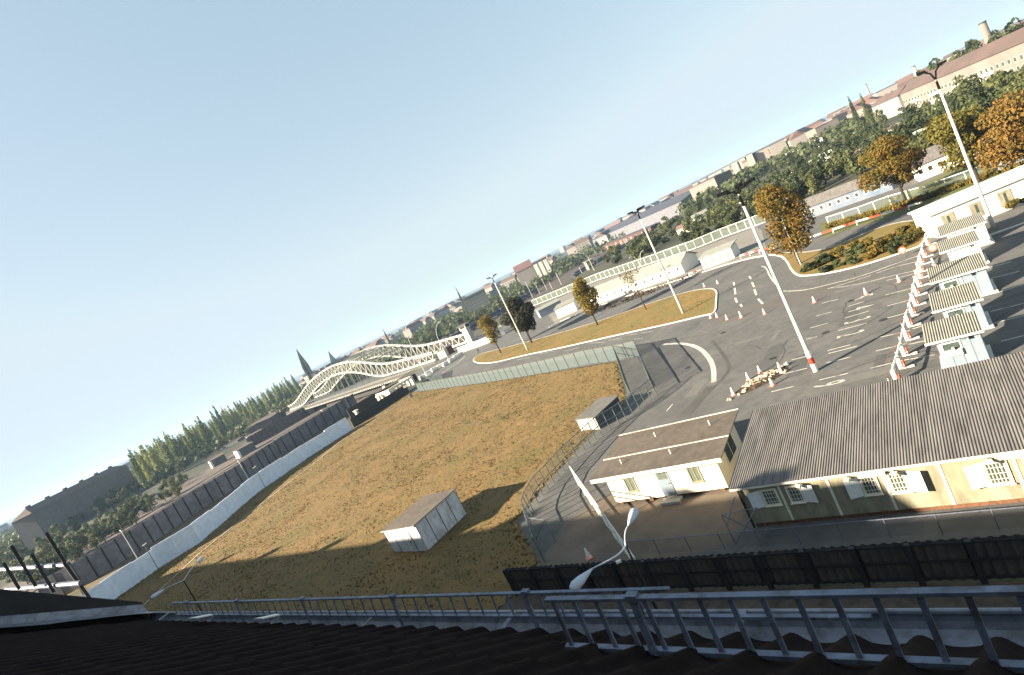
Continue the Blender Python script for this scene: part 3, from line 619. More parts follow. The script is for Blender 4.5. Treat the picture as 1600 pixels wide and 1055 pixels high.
# ------------------------------------------------------------------ dog run / long low container at the field corner
c0, c1, c2 = at(909, 674), at(938, 671), at(973.6, 637)
u1 = c1-c0; u2 = c2-c1
dk = thing('low_container', 'long low grey container with flat roof at the right corner of the field', 'container', c0, math.atan2(u1.y, u1.x))
b = MB(); b.obox(c0, u1, u2, (0, 0, 1.45)); b.build('body', K['concrete'], dk)
b = MB(); b.obox(c0-u1*.06-u2*.03+Vector((0, 0, 1.45)), u1*1.12, u2*1.06, (0, 0, .09)); b.build('roof', mat('grey_flat_roof', (.16, .155, .14), (.12, .117, .108), .8, c3=(.19, .18, .15), scale2=3), dk)
b = MB(); nn_ = Vector((u2.y, -u2.x, 0)).normalized()
b.obox(c1+u2*.02+nn_*.01, u2*.96, nn_*.03, (0, 0, 1.38)); b.build('side_panel', K['greyroof'], dk)
for k in range(6):
    b = MB(); b.beam(c1+u2*(k+.3)/6+nn_*.06, c1+u2*(k+.3)/6+nn_*.06+Vector((0, 0, 1.4)), .05); b.build('stay', K['galv'], dk)
# ------------------------------------------------------------------ control booths
def booth(lab, s0, s1, t0, t1, h=2.3, wins=True):
    "roof footprint s0..s1 x t0..t1 at height h"
    c = thing('control_booth', lab, 'booth', W(s0+.55, t0+.25), ROT, 'control booths across the lanes')
    w_, d_ = s1-s0-.75, t1-t0-.9
    b = MB(); b.box(0, w_, 0, d_, .14, h); b.build('wall', K['bluewhite'] if wins else K['white'], c, False)
    b = MB(); b.box(-.25, w_+.25, -.25, d_+.35, 0, .14); b.build('kerb', K['kerb'], c, False)
    b = MB(); n = int((s1-s0)/.155*6); v = []
    for i in range(n+1):
        x = -.55+(s1-s0)*i/n; z = .03*math.cos(2*math.pi*(x/.155)); v += [(x, -.25, h+.05+z), (x, t1-t0-.25, h+.36+z)]
    b.add(v, [(2*i, 2*i+2, 2*i+3, 2*i+1) for i in range(n)]); rf = b.build('roof', K['boothroof'], c, False, True)
    b = MB(); b.box(-.58, s1-s0-.5, -.31, -.26, h-.06, h+.07); b.build('fascia', K['white'], rf, False)
    b = MB()
    for k in range(1, 4): b.box(w_*k/4-.012, w_*k/4+.012, -.012, 0, .15, h-.01)
    b.build('panel_joint', K['galv'], c, False)
    if wins:
        b = MB(); x0_, x1_, za, zb_ = .28, 1.22, 1.05, 1.95
        b.box(x0_-.07, x1_+.07, -.045, -.001, za-.07, za); b.box(x0_-.07, x1_+.07, -.045, -.001, zb_, zb_+.07); b.box(x0_-.07, x0_, -.045, -.001, za, zb_); b.box(x1_, x1_+.07, -.045, -.001, za, zb_)
        w = b.build('window', K['white'], c, False)
        b = MB(); b.box(x0_, x1_, -.012, -.002, za+.42, zb_); b.build('pane', K['glass'], w, False)
        b = MB(); b.box(x0_, x1_, -.16, -.002, za, za+.4); b.build('counter', K['cream'], w, False)
        b = MB(); b.tube([(.8, -.17, za+.42), (.8, -.17, za+.6)], [.12, .07], 8); b.build('desk_lamp', K['cream'], w, False)
    b = MB(); b.box(w_+.002, w_+.05, .5, 1.35, .2, 2.05); d = b.build('door', K['white'], c, False)
    b = MB(); b.box(w_+.052, w_+.058, .65, 1.2, 1.2, 1.9); b.build('pane', K['glass'], d, False)
    b = MB(); b.box(w_*.6, w_*.6+.25, -.36, -.31, h-.2, h-.05); b.build('lamp', K['galv'], c, False)
    return c
booth('nearest pale blue control booth just behind the long barrack roof, window with lamp', -3.5, -.35, 44.7, 48)
booth('second control booth from the barrack, ribbed yellowish roof over a dark window', -2.8, .25, 51, 54.8)
booth('third control booth from the barrack, wide white wall and broad ribbed roof', -2.6, 1.4, 58.7, 62.7)
booth('fourth control booth from the barrack, short plain wall and grey roof', -1.4, 1.8, 68, 71.5, wins=False)
booth('farthest control booth in the row, beside the white customs building and lamp mast', -1.0, 2.95, 74.8, 78.8, wins=False)
# barriers across the lanes
def barrier():
    c = thing('lane_barrier', 'white lane barrier with orange board on a pale base', 'barrier', (0, 0, 0), 0, 'striped lane barriers in a row before the booths')
    b = MB(); b.box(-.12, .85, -.14, .14, 0, .09); b.build('base', K['kerb'], c, False)
    b = MB(); b.box(-.12, .12, -.13, .13, .09, 1.0); b.build('pedestal', K['white'], c, False)
    b = MB(); b.box(.25, .31, -.24, .24, .12, .62); b.box(.252, .308, -.242, .242, .3, .4, 1); b.build('warning_board', [K['orange'], K['white']], c, False)
    b = MB(); b.tube([(0, .1, .98), (0, 1.6, 1.0)], .08, 8); b.tube([(0, 1.6, 1.0), (0, 2.3, 1.0)], .078, 8, 1); b.build('boom', [K['white'], K['cream']], c, False)
    b = MB(); b.tube([(-.55, .3, 0), (-.55, .3, .35)], .03, 6); b.tube([(-.55, .3, .35), (-.55, .3, .8)], .032, 6, 1); b.build('marker_post', [K['white'], K['brick']], c, False)
    return c
def ze(x, y): return (1380+x/3.518, 320+y/3.518)
bc = XY([ze(78, 980), ze(100, 900), ze(118, 830), ze(134, 745), ze(146, 670), ze(165, 610), ze(178, 555), ze(186, 500), ze(198, 450), ze(205, 405), ze(208, 370), ze(214, 330), ze(228, 290), ze(246, 225), ze(252, 175)])
b0 = barrier(); where = ['beside the barrack roof', 'second from the barrack roof', 'third from the barrack roof', 'fourth from the barrack roof', 'fifth from the barrack roof', 'sixth from the barrack roof', 'seventh from the barrack roof', 'middle of the row', 'just past the middle of the row', 'by the third booth', 'by the third booth far corner', 'by the lone cone near the shrubs', 'fourth from the shrub island', 'second from the shrub island', 'at the shrub island end']
for i, (x, y) in enumerate(bc):
    nx_, ny_ = bc[i+1] if i+1 < len(bc) else (2*x-bc[i-1][0], 2*y-bc[i-1][1]); a = math.atan2(ny_-y, nx_-x)-math.pi/2
    o = b0 if i == 0 else dup(b0, (0, 0, 0)); o.location = (x, y, .004); o.rotation_euler = (0, 0, a); o['label'] = 'white lane barrier with orange board, '+where[i]
# cones
def cone():
    c = thing('traffic_cone', 'cone', 'cone', (0, 0, 0), 0, 'traffic cones on the asphalt')
    b = MB(); b.tube([(0, 0, .04), (0, 0, .75)], [.17, .05], 10); b.build('cone_body', K['white'], c, False)
    b = MB(); b.tube([(0, 0, .28), (0, 0, .46)], [.122, .095], 10); b.build('band', K['orange'], c, False)
    b = MB(); b.box(-.24, .24, -.24, .24, 0, .04); b.build('base', K['orange'], c, False)
    return c
cs = [(z3(1445, 518), 'leftmost cone off the blunt end of the long grass island'), (z3(1480, 512), 'cone touching the corner of the long grass island'), (z3(1535, 525), 'cone on the road right of the island corner'), (z6(182, 608), 'cone on open asphalt in line with the dashed curve'), (z6(295, 592), 'cone below the end of the right dashed curve'),
 (z6(537, 535), 'lone cone right of the tall lamp mast'), (z6(787, 496), 'lone cone in the middle lanes'), (z6(948, 436), 'lone cone close to the barrier row'), (z6(1117, 358), 'cone between barrier row and third booth'),
 ((1130+220/13.18, 560+755/13.18), 'cone at the left tip of the rubble heap'), ((1130+530/13.18, 560+440/13.18), 'cone behind the left side of the rubble heap'), ((1130+770/13.18, 560+300/13.18), 'cone behind the middle of the rubble heap'), ((1130+1180/13.18, 560+230/13.18), 'upper cone at the right end of the rubble heap'), ((1130+1210/13.18, 560+310/13.18), 'lower cone at the right end of the rubble heap'), ((1130+1020/13.18, 560+560/13.18), 'cone in front of the rubble heap on the right'),
 (z4(1030, 778), 'cone near the kerb above the dashed curves'), (z5_ := (822+290/2.93, 560+915/2.93), 'small cone in the shade behind the slatted fence'), (z3(1410, 345), 'cone on the far edge of the long grass island')]
k0 = cone()
for i, (q, lab) in enumerate(cs):
    o = k0 if i == 0 else dup(k0, (0, 0, 0)); o.location = at(*q, .004); o.rotation_euler = (0, 0, i*.7); o['label'] = 'white and orange '+lab
    if i in (3, 8): o.scale = (1.1, 1.1, 1.2)
# round signs on stands among the barriers
for q, lab in ((z6(975, 318), 'round white sign with orange rim left of the barrier row'), (z6(1122, 308), 'orange and white sign board right of the barrier row')):
    o = thing('road_sign', lab, 'sign', at(*q)); p = at(*q)
    b = MB(); b.tube([(0, 0, 0), (0, 0, .6)], .03, 6); b.build('stand', K['galv'], o, False)
    d = Vector((-p.x, -p.y, 0)).normalized(); b = MB(); b.tube([Vector((0, 0, .95)), Vector((0, 0, .95))+d*.04], .42, 20); f_ = b.build('disc', K['orange'], o, False)
    b = MB(); b.tube([Vector((0, 0, .95))+d*.041, Vector((0, 0, .95))+d*.05], .27, 20); b.build('disc_centre', K['white'], f_, False)
# rubble
r = random.Random(11); c = at(1190, 595); o = thing('rubble_heap', 'heap of broken pale stones and planks dug up on the asphalt', 'rubble', c)
b = MB()
bmx = MB(); N_ = 24
ring = [(math.cos(2*math.pi*k/N_), math.sin(2*math.pi*k/N_)) for k in range(N_)]
vs = [(0, 0, .38)]; fs = []
for j, (rad, hz) in enumerate(((.4, .26), (.75, .13), (1.0, .0))):
    for (x, y) in ring: w = 1+r.uniform(-.12, .12); vs.append((x*rad*w*3.1, y*rad*w*1.25, hz+r.uniform(0, .05)*(j < 2)))
fs += [(0, 1+k, 1+(k+1) % N_) for k in range(N_)]
for j in range(2): fs += [(1+j*N_+k, 1+(j+1)*N_+k, 1+(j+1)*N_+(k+1) % N_, 1+j*N_+(k+1) % N_) for k in range(N_)]
bmx.add(vs, fs); s_ = bmx.build('soil', K['soil'], o, False); s_.rotation_euler = (0, 0, R(8))
stone_ms = []
for k in range(6):
    b = MB(); a, c_, d = r.uniform(.1, .28), r.uniform(.08, .18), r.uniform(.06, .12)
    v = [Vector((x*a, y*c_, z*d))+Vector((r.uniform(-.03, .03), r.uniform(-.03, .03), r.uniform(-.02, .02))) for x in (-1, 1) for y in (-1, 1) for z in (-1, 1)]
    b.add(v, [(0, 1, 3, 2), (4, 6, 7, 5), (0, 4, 5, 1), (2, 3, 7, 6), (0, 2, 6, 4), (1, 5, 7, 3)]); m_ = b.build('stone', K['rubble'], o, False); stone_ms.append(m_)
for k in range(84):
    src = stone_ms[k % 6]; x = r.gauss(0, 1.1); y = r.gauss(0, .42); z = max(.03, .34*(1-abs(x)/2.6)*(1-abs(y)/1.0))+.03
    n_ = src if k < 6 else inst(src, o); n_.location = (x*.99-y*.14, y*.99+x*.14, z); n_.rotation_euler = (r.uniform(-.6, .6), r.uniform(-.6, .6), r.uniform(0, 6))
# ------------------------------------------------------------------ tall floodlight masts
def top_h(base, top):
    p = at(*base); D = ray(*top); t = (p.x*D.x+p.y*D.y)/(D.x*D.x+D.y*D.y); return H+D.z*t
def mast(lab, base, top, kind, r0=.21):
    p = at(*base); h = top_h(base, top); c = thing('lamp_mast', lab, 'lamp mast', p, ROT, 'tall floodlight masts')
    b = MB(); b.tube([(0, 0, 0), (0, 0, 1.9), (0, 0, h*.5), (0, 0, h-.8)], [r0, r0*.95, r0*.72, r0*.5], 14); b.build('pole', K['pole'], c, False, True)
    if kind == 'band':
        b = MB(); b.tube([(0, 0, .01), (0, 0, .75)], r0+.02, 14); b.tube([(0, 0, .75), (0, 0, 1.35)], r0+.019, 14, 1); b.tube([(0, 0, 1.35), (0, 0, 1.95)], r0+.018, 14); b.build('painted_band', [K['white'], K['red']], c, False)
    b = MB(); b.tube([(0, 0, h-1.9), (0, 0, h-.7)], [r0*.6, r0*.5], 10); b.build('collar', K['black'], c, False)
    arms = [(-1, 0), (1, 0), (0, 1)] if kind in ('band', 'tee3') else [(-1, 0), (1, 0)]
    for dx, dy in arms:
        L = .95 if kind != 'vee' else .7
        b = MB(); rise = .5 if kind != 'vee' else 1.25
        b.tube([(0, 0, h-.85), (dx*L*.35, dy*L*.35, h-.85+rise*.7), (dx*L, dy*L, h-.85+rise)], .085, 8); b.build('arm', K['black'], c, False)
        b = MB(); x0 = L*.75; e = Vector((dx, dy, .06)).normalized(); sd_ = Vector((-dy, dx, 0)); o_ = Vector((dx*x0, dy*x0, h-.9+rise))
        b.obox(o_-sd_*.27, e*.85, sd_*.5, (0, 0, .26)); hd = b.build('lamp_head', K['black'], c, False)
        b = MB(); b.obox(o_-sd_*.15+e*.12-Vector((0, 0, .02)), e*.6, sd_*.3, (0, 0, .019)); b.build('glass', K['lampgrey'], hd, False)
    return c
mast('nearest tall white mast with red painted band, standing in the numbered lanes', (1275, 580), (1150, 288), 'band', .2)
mast('tall white mast at the wide end of the long grass island', (1068, 490), (981, 332), 'tee3', .22)
mast('tall thin mast near the narrow tip of the long grass island by the dark tree', (825, 548), (769, 430), 'tee', .2)
mast('tall white mast with forked top beside the white customs building', (1553, 357), (1461, 112), 'vee', .22)
# curved street lamps
def curved_lamp(lab, base, top, dirpx, h=None, reach=1.6, group=None, r0=.07, bz=0.0, both=False, hl=.7):
    p = at(*base, bz); h = h or top_h(base, top); d = (at(*dirpx, bz)-p); d.z = 0; d.normalize()
    c = thing('street_lamp', lab, 'street lamp', p, 0, group)
    for sgn in ((1, -1) if both else (1,)):
        dd = d*sgn; pts = [Vector((0, 0, 0)), Vector((0, 0, h*.55))]+[dd*reach*(1-math.cos(a))+Vector((0, 0, h*.55+h*.45*math.sin(a))) for a in np.linspace(.25, math.pi/2, 8)]
        b = MB(); b.tube(pts, [r0]*2+[r0*.75]*8, 8); b.build('pole' if sgn == 1 else 'arm', K['pole'], c, False)
        e = pts[-1]; b = MB(); b.tube([e-dd*.05, e+dd*hl*.4, e+dd*hl], [.06, .15, .08], 8); b.build('lamp_head', K['lampgrey'], c, False)
    return c
curved_lamp('near curved pale street lamp rising behind the white wall, lower left', (216, 875), (178, 836), (176, 838), reach=1.8)
curved_lamp('second curved pale street lamp behind the white wall, beyond the first', (390, 752), (362, 727), (357, 727), reach=1.9)
curved_lamp('curved street lamp among the barracks roofs near the tower of pale huts', (1020, 452), (1000, 372), (1060, 430), h=9.5, reach=1.6, both=True)
curved_lamp('curved street lamp poking out above the big golden brown tree', (1252, 415), (1222, 300), (1270, 408), h=10.5, reach=1.3)
def tlamp(lab, base, top, bz=0.0, head=True, group='slim posts along the white wall'):
    p = at(*base, bz); D = ray(*top); t = (p.x*D.x+p.y*D.y)/(D.x*D.x+D.y*D.y); h = H+D.z*t-bz
    c = thing('lamp_post', lab, 'lamp post', p, 0, group); b = MB(); b.tube([(0, 0, 0), (0, 0, h)], .06, 8); b.build('pole', K['galv'], c, False)
    if head: b = MB(); b.obox((-.3, -.12, h-.05), (.75, 0, .12), (0, .24, 0), (0, 0, .16)); b.build('lamp_head', K['white'], c, False)
tlamp('slim post with square lamp in front of the white wall, nearest', (249, 892), (225, 852)); tlamp('slim post with square lamp in front of the white wall, farther', (417, 766), (397, 731))
tlamp('bare slim post at the dark wall just left of the nearest lamp post', (267, 831), (258, 811), head=False); tlamp('bare slim pole above the dark wall, middle of its length', (430, 724), (417, 700), head=False)
tlamp('white bare pole standing against the poplars beyond the dark wall', (327, 750), (309, 721), head=False); tlamp('thin pole at the bridge abutment behind the dark wall', (552, 648), (530, 618), head=False)
# twin armed street lamps seen from above, street in front of the house
def twin_lamp(lab, J_, A_, B_, h, big):
    J = at(*J_, h); base = Vector((J.x, J.y, 0)); o = thing('twin_street_lamp', lab, 'street lamp', base, 0, 'twin headed lamps of the street below')
    b = MB(); b.tube([(0, 0, 0), (0, 0, h-.3)], [.09, .05], 10); b.build('pole', K['dark'], o, False)
    for e, bend in ((at(*A_, h), .35), (at(*B_, h), .05)):
        d = (e-J); d.z = 0; L = d.length; d.normalize(); sd_ = Vector((d.y, -d.x, 0)); n_ = 10; Q = max(.12, L-big*.55)
        pts = [d*Q*(k/n_)-sd_*bend*math.sin(math.pi*k/n_)*.9+Vector((0, 0, h-.3+.3*math.sin(k/n_*math.pi/2))) for k in range(n_+1)]
        b = MB(); b.tube(pts, .028, 8); b.build('arm', K['lampgrey'], o, False, True)
        p = d*Q+Vector((0, 0, h)); pts = [p+d*big*x for x in (0, .25, .55, .85, 1.0, 1.06)]; rs = [.03, .085, .15, .17, .11, .03]
        b = MB(); b.tube(pts, [x*big for x in rs], 14); hd = b.build('lamp_head', K['lampgrey'], o, False, True)
        b = MB(); b.tube([p+d*big*.98, p+d*big*1.1], .05, 8); b.build('end_cap', K['dark'], hd, False)
twin_lamp('near twin street lamp seen from above over the slatted fence, two pale spindle heads', (972, 842), (908, 906), (988, 808), 9.0, 1.02)
twin_lamp('far twin street lamp seen from above at the left end of the field', (284, 902), (246, 928), (312, 876), 9.0, 1.0)
# short brown post behind the snow guard with a white fitting
p = at(990, 928, .1); o = thing('marker_post', 'thin brown double post with white cap in front of the slatted fence', 'post', p)
b = MB(); b.beam((0, 0, 0), (0, 0, 2.0), .05); b.beam((.13, 0, 0), (.1, 0, 2.0), .04); b.build('post', K['brick'], o, False); b = MB(); b.box(-.1, .2, -.06, .06, 2.0, 2.14); b.build('cap', K['white'], o, False)
# ------------------------------------------------------------------ trees
def crown_mesh(name, seed, n, size, lobes, m):
    "lobes: list of (x, y, z, rx, ry, rz); leaves are bent quads scattered on and in the lobes"
    r = np.random.RandomState(seed); L = np.array(lobes, float); wgt = (L[:, 3]*L[:, 4]+L[:, 4]*L[:, 5]+L[:, 3]*L[:, 5]); wgt /= wgt.sum()
    k = r.choice(len(L), n, p=wgt); d = r.normal(size=(n, 3)); d /= np.linalg.norm(d, axis=1)[:, None]
    rad = r.uniform(.55, 1.08, n)**.6; c = L[k, :3]+d*L[k, 3:]*rad[:, None]
    nm = d+r.normal(size=(n, 3))*.7; nm /= np.linalg.norm(nm, axis=1)[:, None]
    a = np.cross(nm, r.normal(size=(n, 3))); a /= np.linalg.norm(a, axis=1)[:, None]; b_ = np.cross(nm, a)
    s = size*r.uniform(.6, 1.35, n)[:, None]
    v = np.stack([c-a*s, c-b_*s*.6, c+a*s, c+b_*s*.6+nm*s*.3], 1).reshape(-1, 3)
    f = np.arange(4*n).reshape(n, 4)
    me = bpy.data.meshes.new(name); me.from_pydata(v.tolist(), [], f.tolist()); me.materials.append(m); return me
def lobes_round(seed, R_, h0, h1, nl=14, squash=1.0):
    r = random.Random(seed); out = []
    for k in range(nl):
        a = r.uniform(0, 6.28); u = r.random()**.6; z = r.uniform(0, 1); w = math.sin(math.pi*(.12+.80*z))**.6
        out.append((math.cos(a)*u*R_*.72*w, math.sin(a)*u*R_*.72*w, h0+(h1-h0)*(.12+.76*z), *(R_*r.uniform(.26, .46),)*2, (h1-h0)*r.uniform(.12, .2)*squash))
    return out
def trunk_mesh(name, h, r0, seed, branches=6, h0=None, spread=1.5):
    r = random.Random(seed); b = MB(); b.tube([(0, 0, -.1), (r.uniform(-.1, .1), r.uniform(-.1, .1), h*.5), (r.uniform(-.2, .2), r.uniform(-.2, .2), h)], [r0, r0*.7, r0*.25], 8)
    for k in range(branches):
        z = (h0 or h*.4)+(h*.95-(h0 or h*.4))*k/branches; a = r.uniform(0, 6.28); L = spread*r.uniform(.6, 1.1)
        b.tube([(0, 0, z), (math.cos(a)*L*.5, math.sin(a)*L*.5, z+L*.45), (math.cos(a)*L, math.sin(a)*L, z+L*.8)], [r0*.4, r0*.25, r0*.1], 5)
    me = bpy.data.meshes.new(name); me.from_pydata(b.v, [], b.f); me.materials.append(K['trunk']); return me
def tree(name, lab, loc, cm, tm, rz=0.0, sc=1.0, group=None, cat='tree'):
    o = thing(name, lab, cat, loc, rz, group); o.scale = (sc, sc, sc) if not isinstance(sc, tuple) else sc
    for nm, me in (('crown', cm), ('trunk', tm)):
        c = bpy.data.objects.new(nm, me); C.objects.link(c); c.parent = o
    return o
def single_tree(lab, base, top, Rw, leaf, seed, n=5200, size=.22, nl=16, clear=.28, name='tree', trunk_r=.2, z0=0.0, hh=None):
    p = at(*base, z0); h = hh or top_h(base, top)
    return tree(name, lab, p, crown_mesh('crown', seed, n, size, lobes_round(seed, Rw, h*clear, h, nl), L_[leaf]), trunk_mesh('trunk', h*.8, trunk_r, seed, 8, h*clear*.8, Rw*.6))
single_tree('small sparse yellow tree at the narrow tip of the grass island', (783, 552), (762, 488), 2.9, 'yellow', 1, 3000, .22, 26, name='autumn_tree', z0=.1)
single_tree('very dark round leafy tree on the grass island beside the thin mast', (831, 536), (806, 458), 4.6, 'dark', 2, 8000, .3, 22, .22, name='leafy_tree', trunk_r=.28, z0=.1)
single_tree('bright golden tree on double stems halfway along the grass island', (934, 508), (902, 436), 3.0, 'yellow', 3, 4600, .22, 26, .25, name='autumn_tree', z0=.1)
single_tree('thin nearly bare reddish sapling on the grass island', (1010, 484), (985, 415), 2.5, 'golden', 4, 420, .16, 12, .45, name='sapling', trunk_r=.14, z0=.1)
single_tree('big golden brown tree at the corner of the shrub island', (1250, 412), (1203, 290), 4.3, 'golden', 5, 11000, .2, 30, .16, name='autumn_tree', trunk_r=.26, z0=.1)
single_tree('round brown and yellow tree standing in front of the blue and white barrack', (1416, 316), (1388, 208), 5.2, 'golden', 6, 9000, .22, 26, .25, name='autumn_tree', trunk_r=.26)
single_tree('olive green tree directly behind the forked mast', (1530, 285), (1487, 172), 5.6, 'olive', 7, 10000, .23, 26, .2, name='leafy_tree', trunk_r=.28)
single_tree('orange brown tree at the right edge behind the white building', (1612, 268), (1575, 152), 6.0, 'orange', 8, 11000, .23, 28, .18, name='autumn_tree', trunk_r=.3)
single_tree('low bushy olive tree at the right edge under the orange tree', (1590, 322), (1582, 300), 1.6, 'shrub', 9, 1500, .16, 8, .1, name='bush', trunk_r=.06)
# shrubs on the island and in front of the white building
sm_ = [(crown_mesh('foliage', 40+k, 1500, .17, lobes_round(60+k, 1.0, 0, 1.25, 8), L_[lf])) for k, lf in enumerate(('shrub', 'green', 'shrub', 'green'))]
st_ = trunk_mesh('stem', .8, .04, 3, 5, .1, .5)
rs_ = random.Random(21); shr = [(1285, 412), (1300, 404), (1316, 402), (1330, 398), (1345, 396), (1312, 416), (1335, 411), (1358, 405), (1372, 398), (1368, 385), (1385, 392), (1390, 378), (1402, 383), (1415, 376), (1408, 368), (1428, 376), (1438, 368), (1425, 362), (1440, 357), (1352, 384), (1336, 387), (1272, 420), (1290, 424), (1400, 394), (1262, 424)]
def shrub(lab, p, k, s, sc, group):
    o = thing('shrub', lab, 'shrub', p, rs_.uniform(0, 6), group); o.scale = (s, s, s*sc)
    for nm, me in (('foliage', sm_[k]), ('stem', st_)): c = bpy.data.objects.new(nm, me); C.objects.link(c); c.parent = o
ORD = ['first', 'second', 'third', 'fourth', 'fifth', 'sixth', 'seventh', 'eighth', 'ninth', 'tenth', 'eleventh', 'twelfth', 'thirteenth', 'fourteenth', 'fifteenth', 'sixteenth', 'seventeenth', 'eighteenth', 'nineteenth', 'twentieth']
_n = [0, 0]
for i, q in enumerate(sorted(shr)):
    dark_ = (q[0] < 1350 or 1385 < q[0] < 1420) and (i*7+3) % 5 > 1; kk = int(dark_); nm = ('yellowing', 'dark green')[kk]
    shrub('%s shrub of the island bed, %s of its colour from the left end' % (nm, ORD[_n[kk]]), at(*q, .1), kk, rs_.uniform(1.0, 1.55), rs_.uniform(.55, .95), nm+' shrubs of the island bed'); _n[kk] += 1
for i, q in enumerate(((1463, 364), (1527, 338), (1536, 332), (1548, 326), (1572, 322), (1585, 316), (1597, 310))):
    shrub('small reddish bush against the white customs building, %s from its left corner' % ORD[i], at(*q), 2, rs_.uniform(.6, .9), .9, 'bushes under the white building wall')
# ------------------------------------------------------------------ generic low building
def building(name, lab, cat, p0, p1, depth, h, wall, roof, rtype='gable', rise=1.6, over=.35, group=None, z=0.0, wins=None, side=1, base_z=None):
    "front runs p0 -> p1 (left to right as seen), depth goes away from the camera"
    p0, p1 = Vector((p0[0], p0[1], z)), Vector((p1[0], p1[1], z)); d = p1-p0; L = d.length; a = math.atan2(d.y, d.x)
    o = thing(name, lab, cat, p0, a, group)
    b = MB(); b.box(0, L, 0, depth, -.5, h); b.build('wall', wall, o, False)
    if rtype == 'gable':
        b = MB(); b.add([(0, 0, h), (0, depth, h), (0, depth/2, h+rise)], [(0, 1, 2), (2, 1, 0)][:1]); b.add([(L, 0, h), (L, depth, h), (L, depth/2, h+rise)], [(0, 1, 2)]); b.build('gable', wall, o, False)
        b = MB(); t = .12; k = rise/(depth/2)
        b.obox((-over, -over, h-over*k+.02), (L+2*over, 0, 0), (0, depth/2+over, rise+over*k), (0, 0, t)); b.obox((-over, depth/2, h+rise+.02), (L+2*over, 0, 0), (0, depth/2+over, -rise-over*k), (0, 0, t))
    elif rtype == 'hip':
        b = MB(); c_ = depth/2*.9; v = [(-over, -over, h), (L+over, -over, h), (L+over, depth+over, h), (-over, depth+over, h), (c_, depth/2, h+rise), (L-c_, depth/2, h+rise)]
        b.add(v, [(0, 1, 5, 4), (1, 2, 5), (2, 3, 4, 5), (3, 0, 4), (3, 2, 1, 0)])
    else:
        b = MB(); b.obox((-over, -over, h+.01), (L+2*over, 0, 0), (0, depth+2*over, rise), (0, 0, .15))
    rf = b.build('roof', roof, o, False)
    if wins:
        nx_, z0s, zh, ww, wm = wins[:5]; first = None
        for zi in z0s:
            for k in range(nx_):
                x = L*(k+.5)/nx_
                if first is None:
                    b = MB(); b.box(-ww/2, ww/2, -.06, -.002, 0, zh); b.box(-ww/2+.12*ww, ww/2-.12*ww, -.07, -.061, .1*zh, .9*zh, 1); first = b.build('window', [K['frame'], wm], o, False); w = first
                else: w = inst(first, o)
                w.location = (x, 0, zi)
    return o, L
bc_, _ = building('customs_building', 'long white flat roofed building with cream windows at right edge behind the booths', 'building', at(1466, 372)[:2], at(1668, 292)[:2], 6, 2.9, K['white'], K['white'], 'flat', .05, .3)
for k in range(7):
    b = MB(); x = 1.0+k*2.9; b.box(x, x+1.3, -.05, -.002, .55, 2.35); w = b.build('window', K['ochre'], bc_, False)
    b = MB(); b.box(x+.52, x+.78, -.06, -.051, .85, 2.1); b.build('pane', K['glass'], w, False)
building('border_barrack', 'long white barrack with green grey roof beside the far kerb, yellow lamp mast before it', 'barrack', at(926, 478)[:2], at(1070, 427)[:2], 8, 2.7, K['white'], K['lightroof'], 'gable', 1.7, .4, None, 0, (12, [1.0], 1.0, .8, K['glass']))
building('guard_hut', 'small white hut with flat pale roof beside the kerb, two brown doors', 'hut', at(1100, 421)[:2], at(1148, 403)[:2], 4.5, 2.6, K['white'], K['lightroof'], 'flat', .5, .3, None, 0, (4, [.5], 1.7, .8, K['ochre']))
building('guard_hut', 'plain white hut partly hidden behind the golden island tree', 'hut', at(873, 498)[:2], at(902, 485)[:2], 6, 3.0, K['white'], K['lightroof'], 'flat', .4, .3)
building('guard_hut', 'small grey roofed hut behind the dark tree at the island', 'hut', at(846, 497)[:2], at(880, 480)[:2], 7, 2.6, K['bluewhite'], K['lightroof'], 'flat', .4, .3)
building('border_barrack', 'blue and white barrack with grey roof and dark windows behind the lawn', 'barrack', at(1256, 345)[:2], at(1396, 296)[:2], 7, 2.7, mat('blue_boarding', (.12, .17, .24), (.20, .225, .26), .25), K['fibre'], 'gable', 1.4, .4, None, 0, (10, [1.0], 1.0, .9, K['dark']))
building('border_barrack', 'white barrack with grey roof showing between golden and olive trees', 'barrack', at(1436, 284)[:2], at(1545, 240)[:2], 8, 3.0, K['white'], K['fibre'], 'gable', 1.8, .4, None, 0, (7, [1.1], 1.1, .9, K['dark']))
building('border_barrack', 'pale blue barrack at the right edge behind the orange tree', 'barrack', at(1560, 270)[:2], at(1640, 240)[:2], 8, 2.8, K['bluewhite'], K['fibre'], 'gable', 1.4, .4)
# piles of earth and fence bits before the white barrack
b = MB()
o = tag(tufts('earth_bank', XY([(938, 488), (1080, 436), (1076, 430), (932, 480)]), 500, 31, .15, .45, .0, K['soil']), 'low reddish earth and weeds below the white barrack', 'weeds')
# striped barrier rails on the upper road
def striped(lab, pts, h=.75, seg=1.6):
    pp = sub([at(*q) for q in pts], seg); o = thing('striped_barrier', lab, 'barrier', pp[0], 0)
    b = MB()
    for i, (a, c) in enumerate(zip(pp[:-1], pp[1:])): b.beam(a+Vector((0, 0, h-.12)), c+Vector((0, 0, h-.12)), .12, .26, i % 2)
    b.build('board', [K['white'], K['red']], o)
    b = MB(); b.box(-.06, .06, -.06, .06, 0, h-.2); s0_ = b.build('post', K['white'], o, False)
    for p in pp[2::2]: inst(s0_, o, p-pp[0])
striped('long red and white board barrier beside the upper road below the blue barrack', [(1268, 376), (1340, 352), (1400, 335), (1443, 322)], .8, 2.2)
striped('short red and white board barrier right of the white guard hut by the kerb', [(1158, 404), (1180, 398), (1212, 392)], .8)
striped('red and white board barrier between guard hut and white barrack', [(1078, 432), (1096, 426)], .8, 1.2)
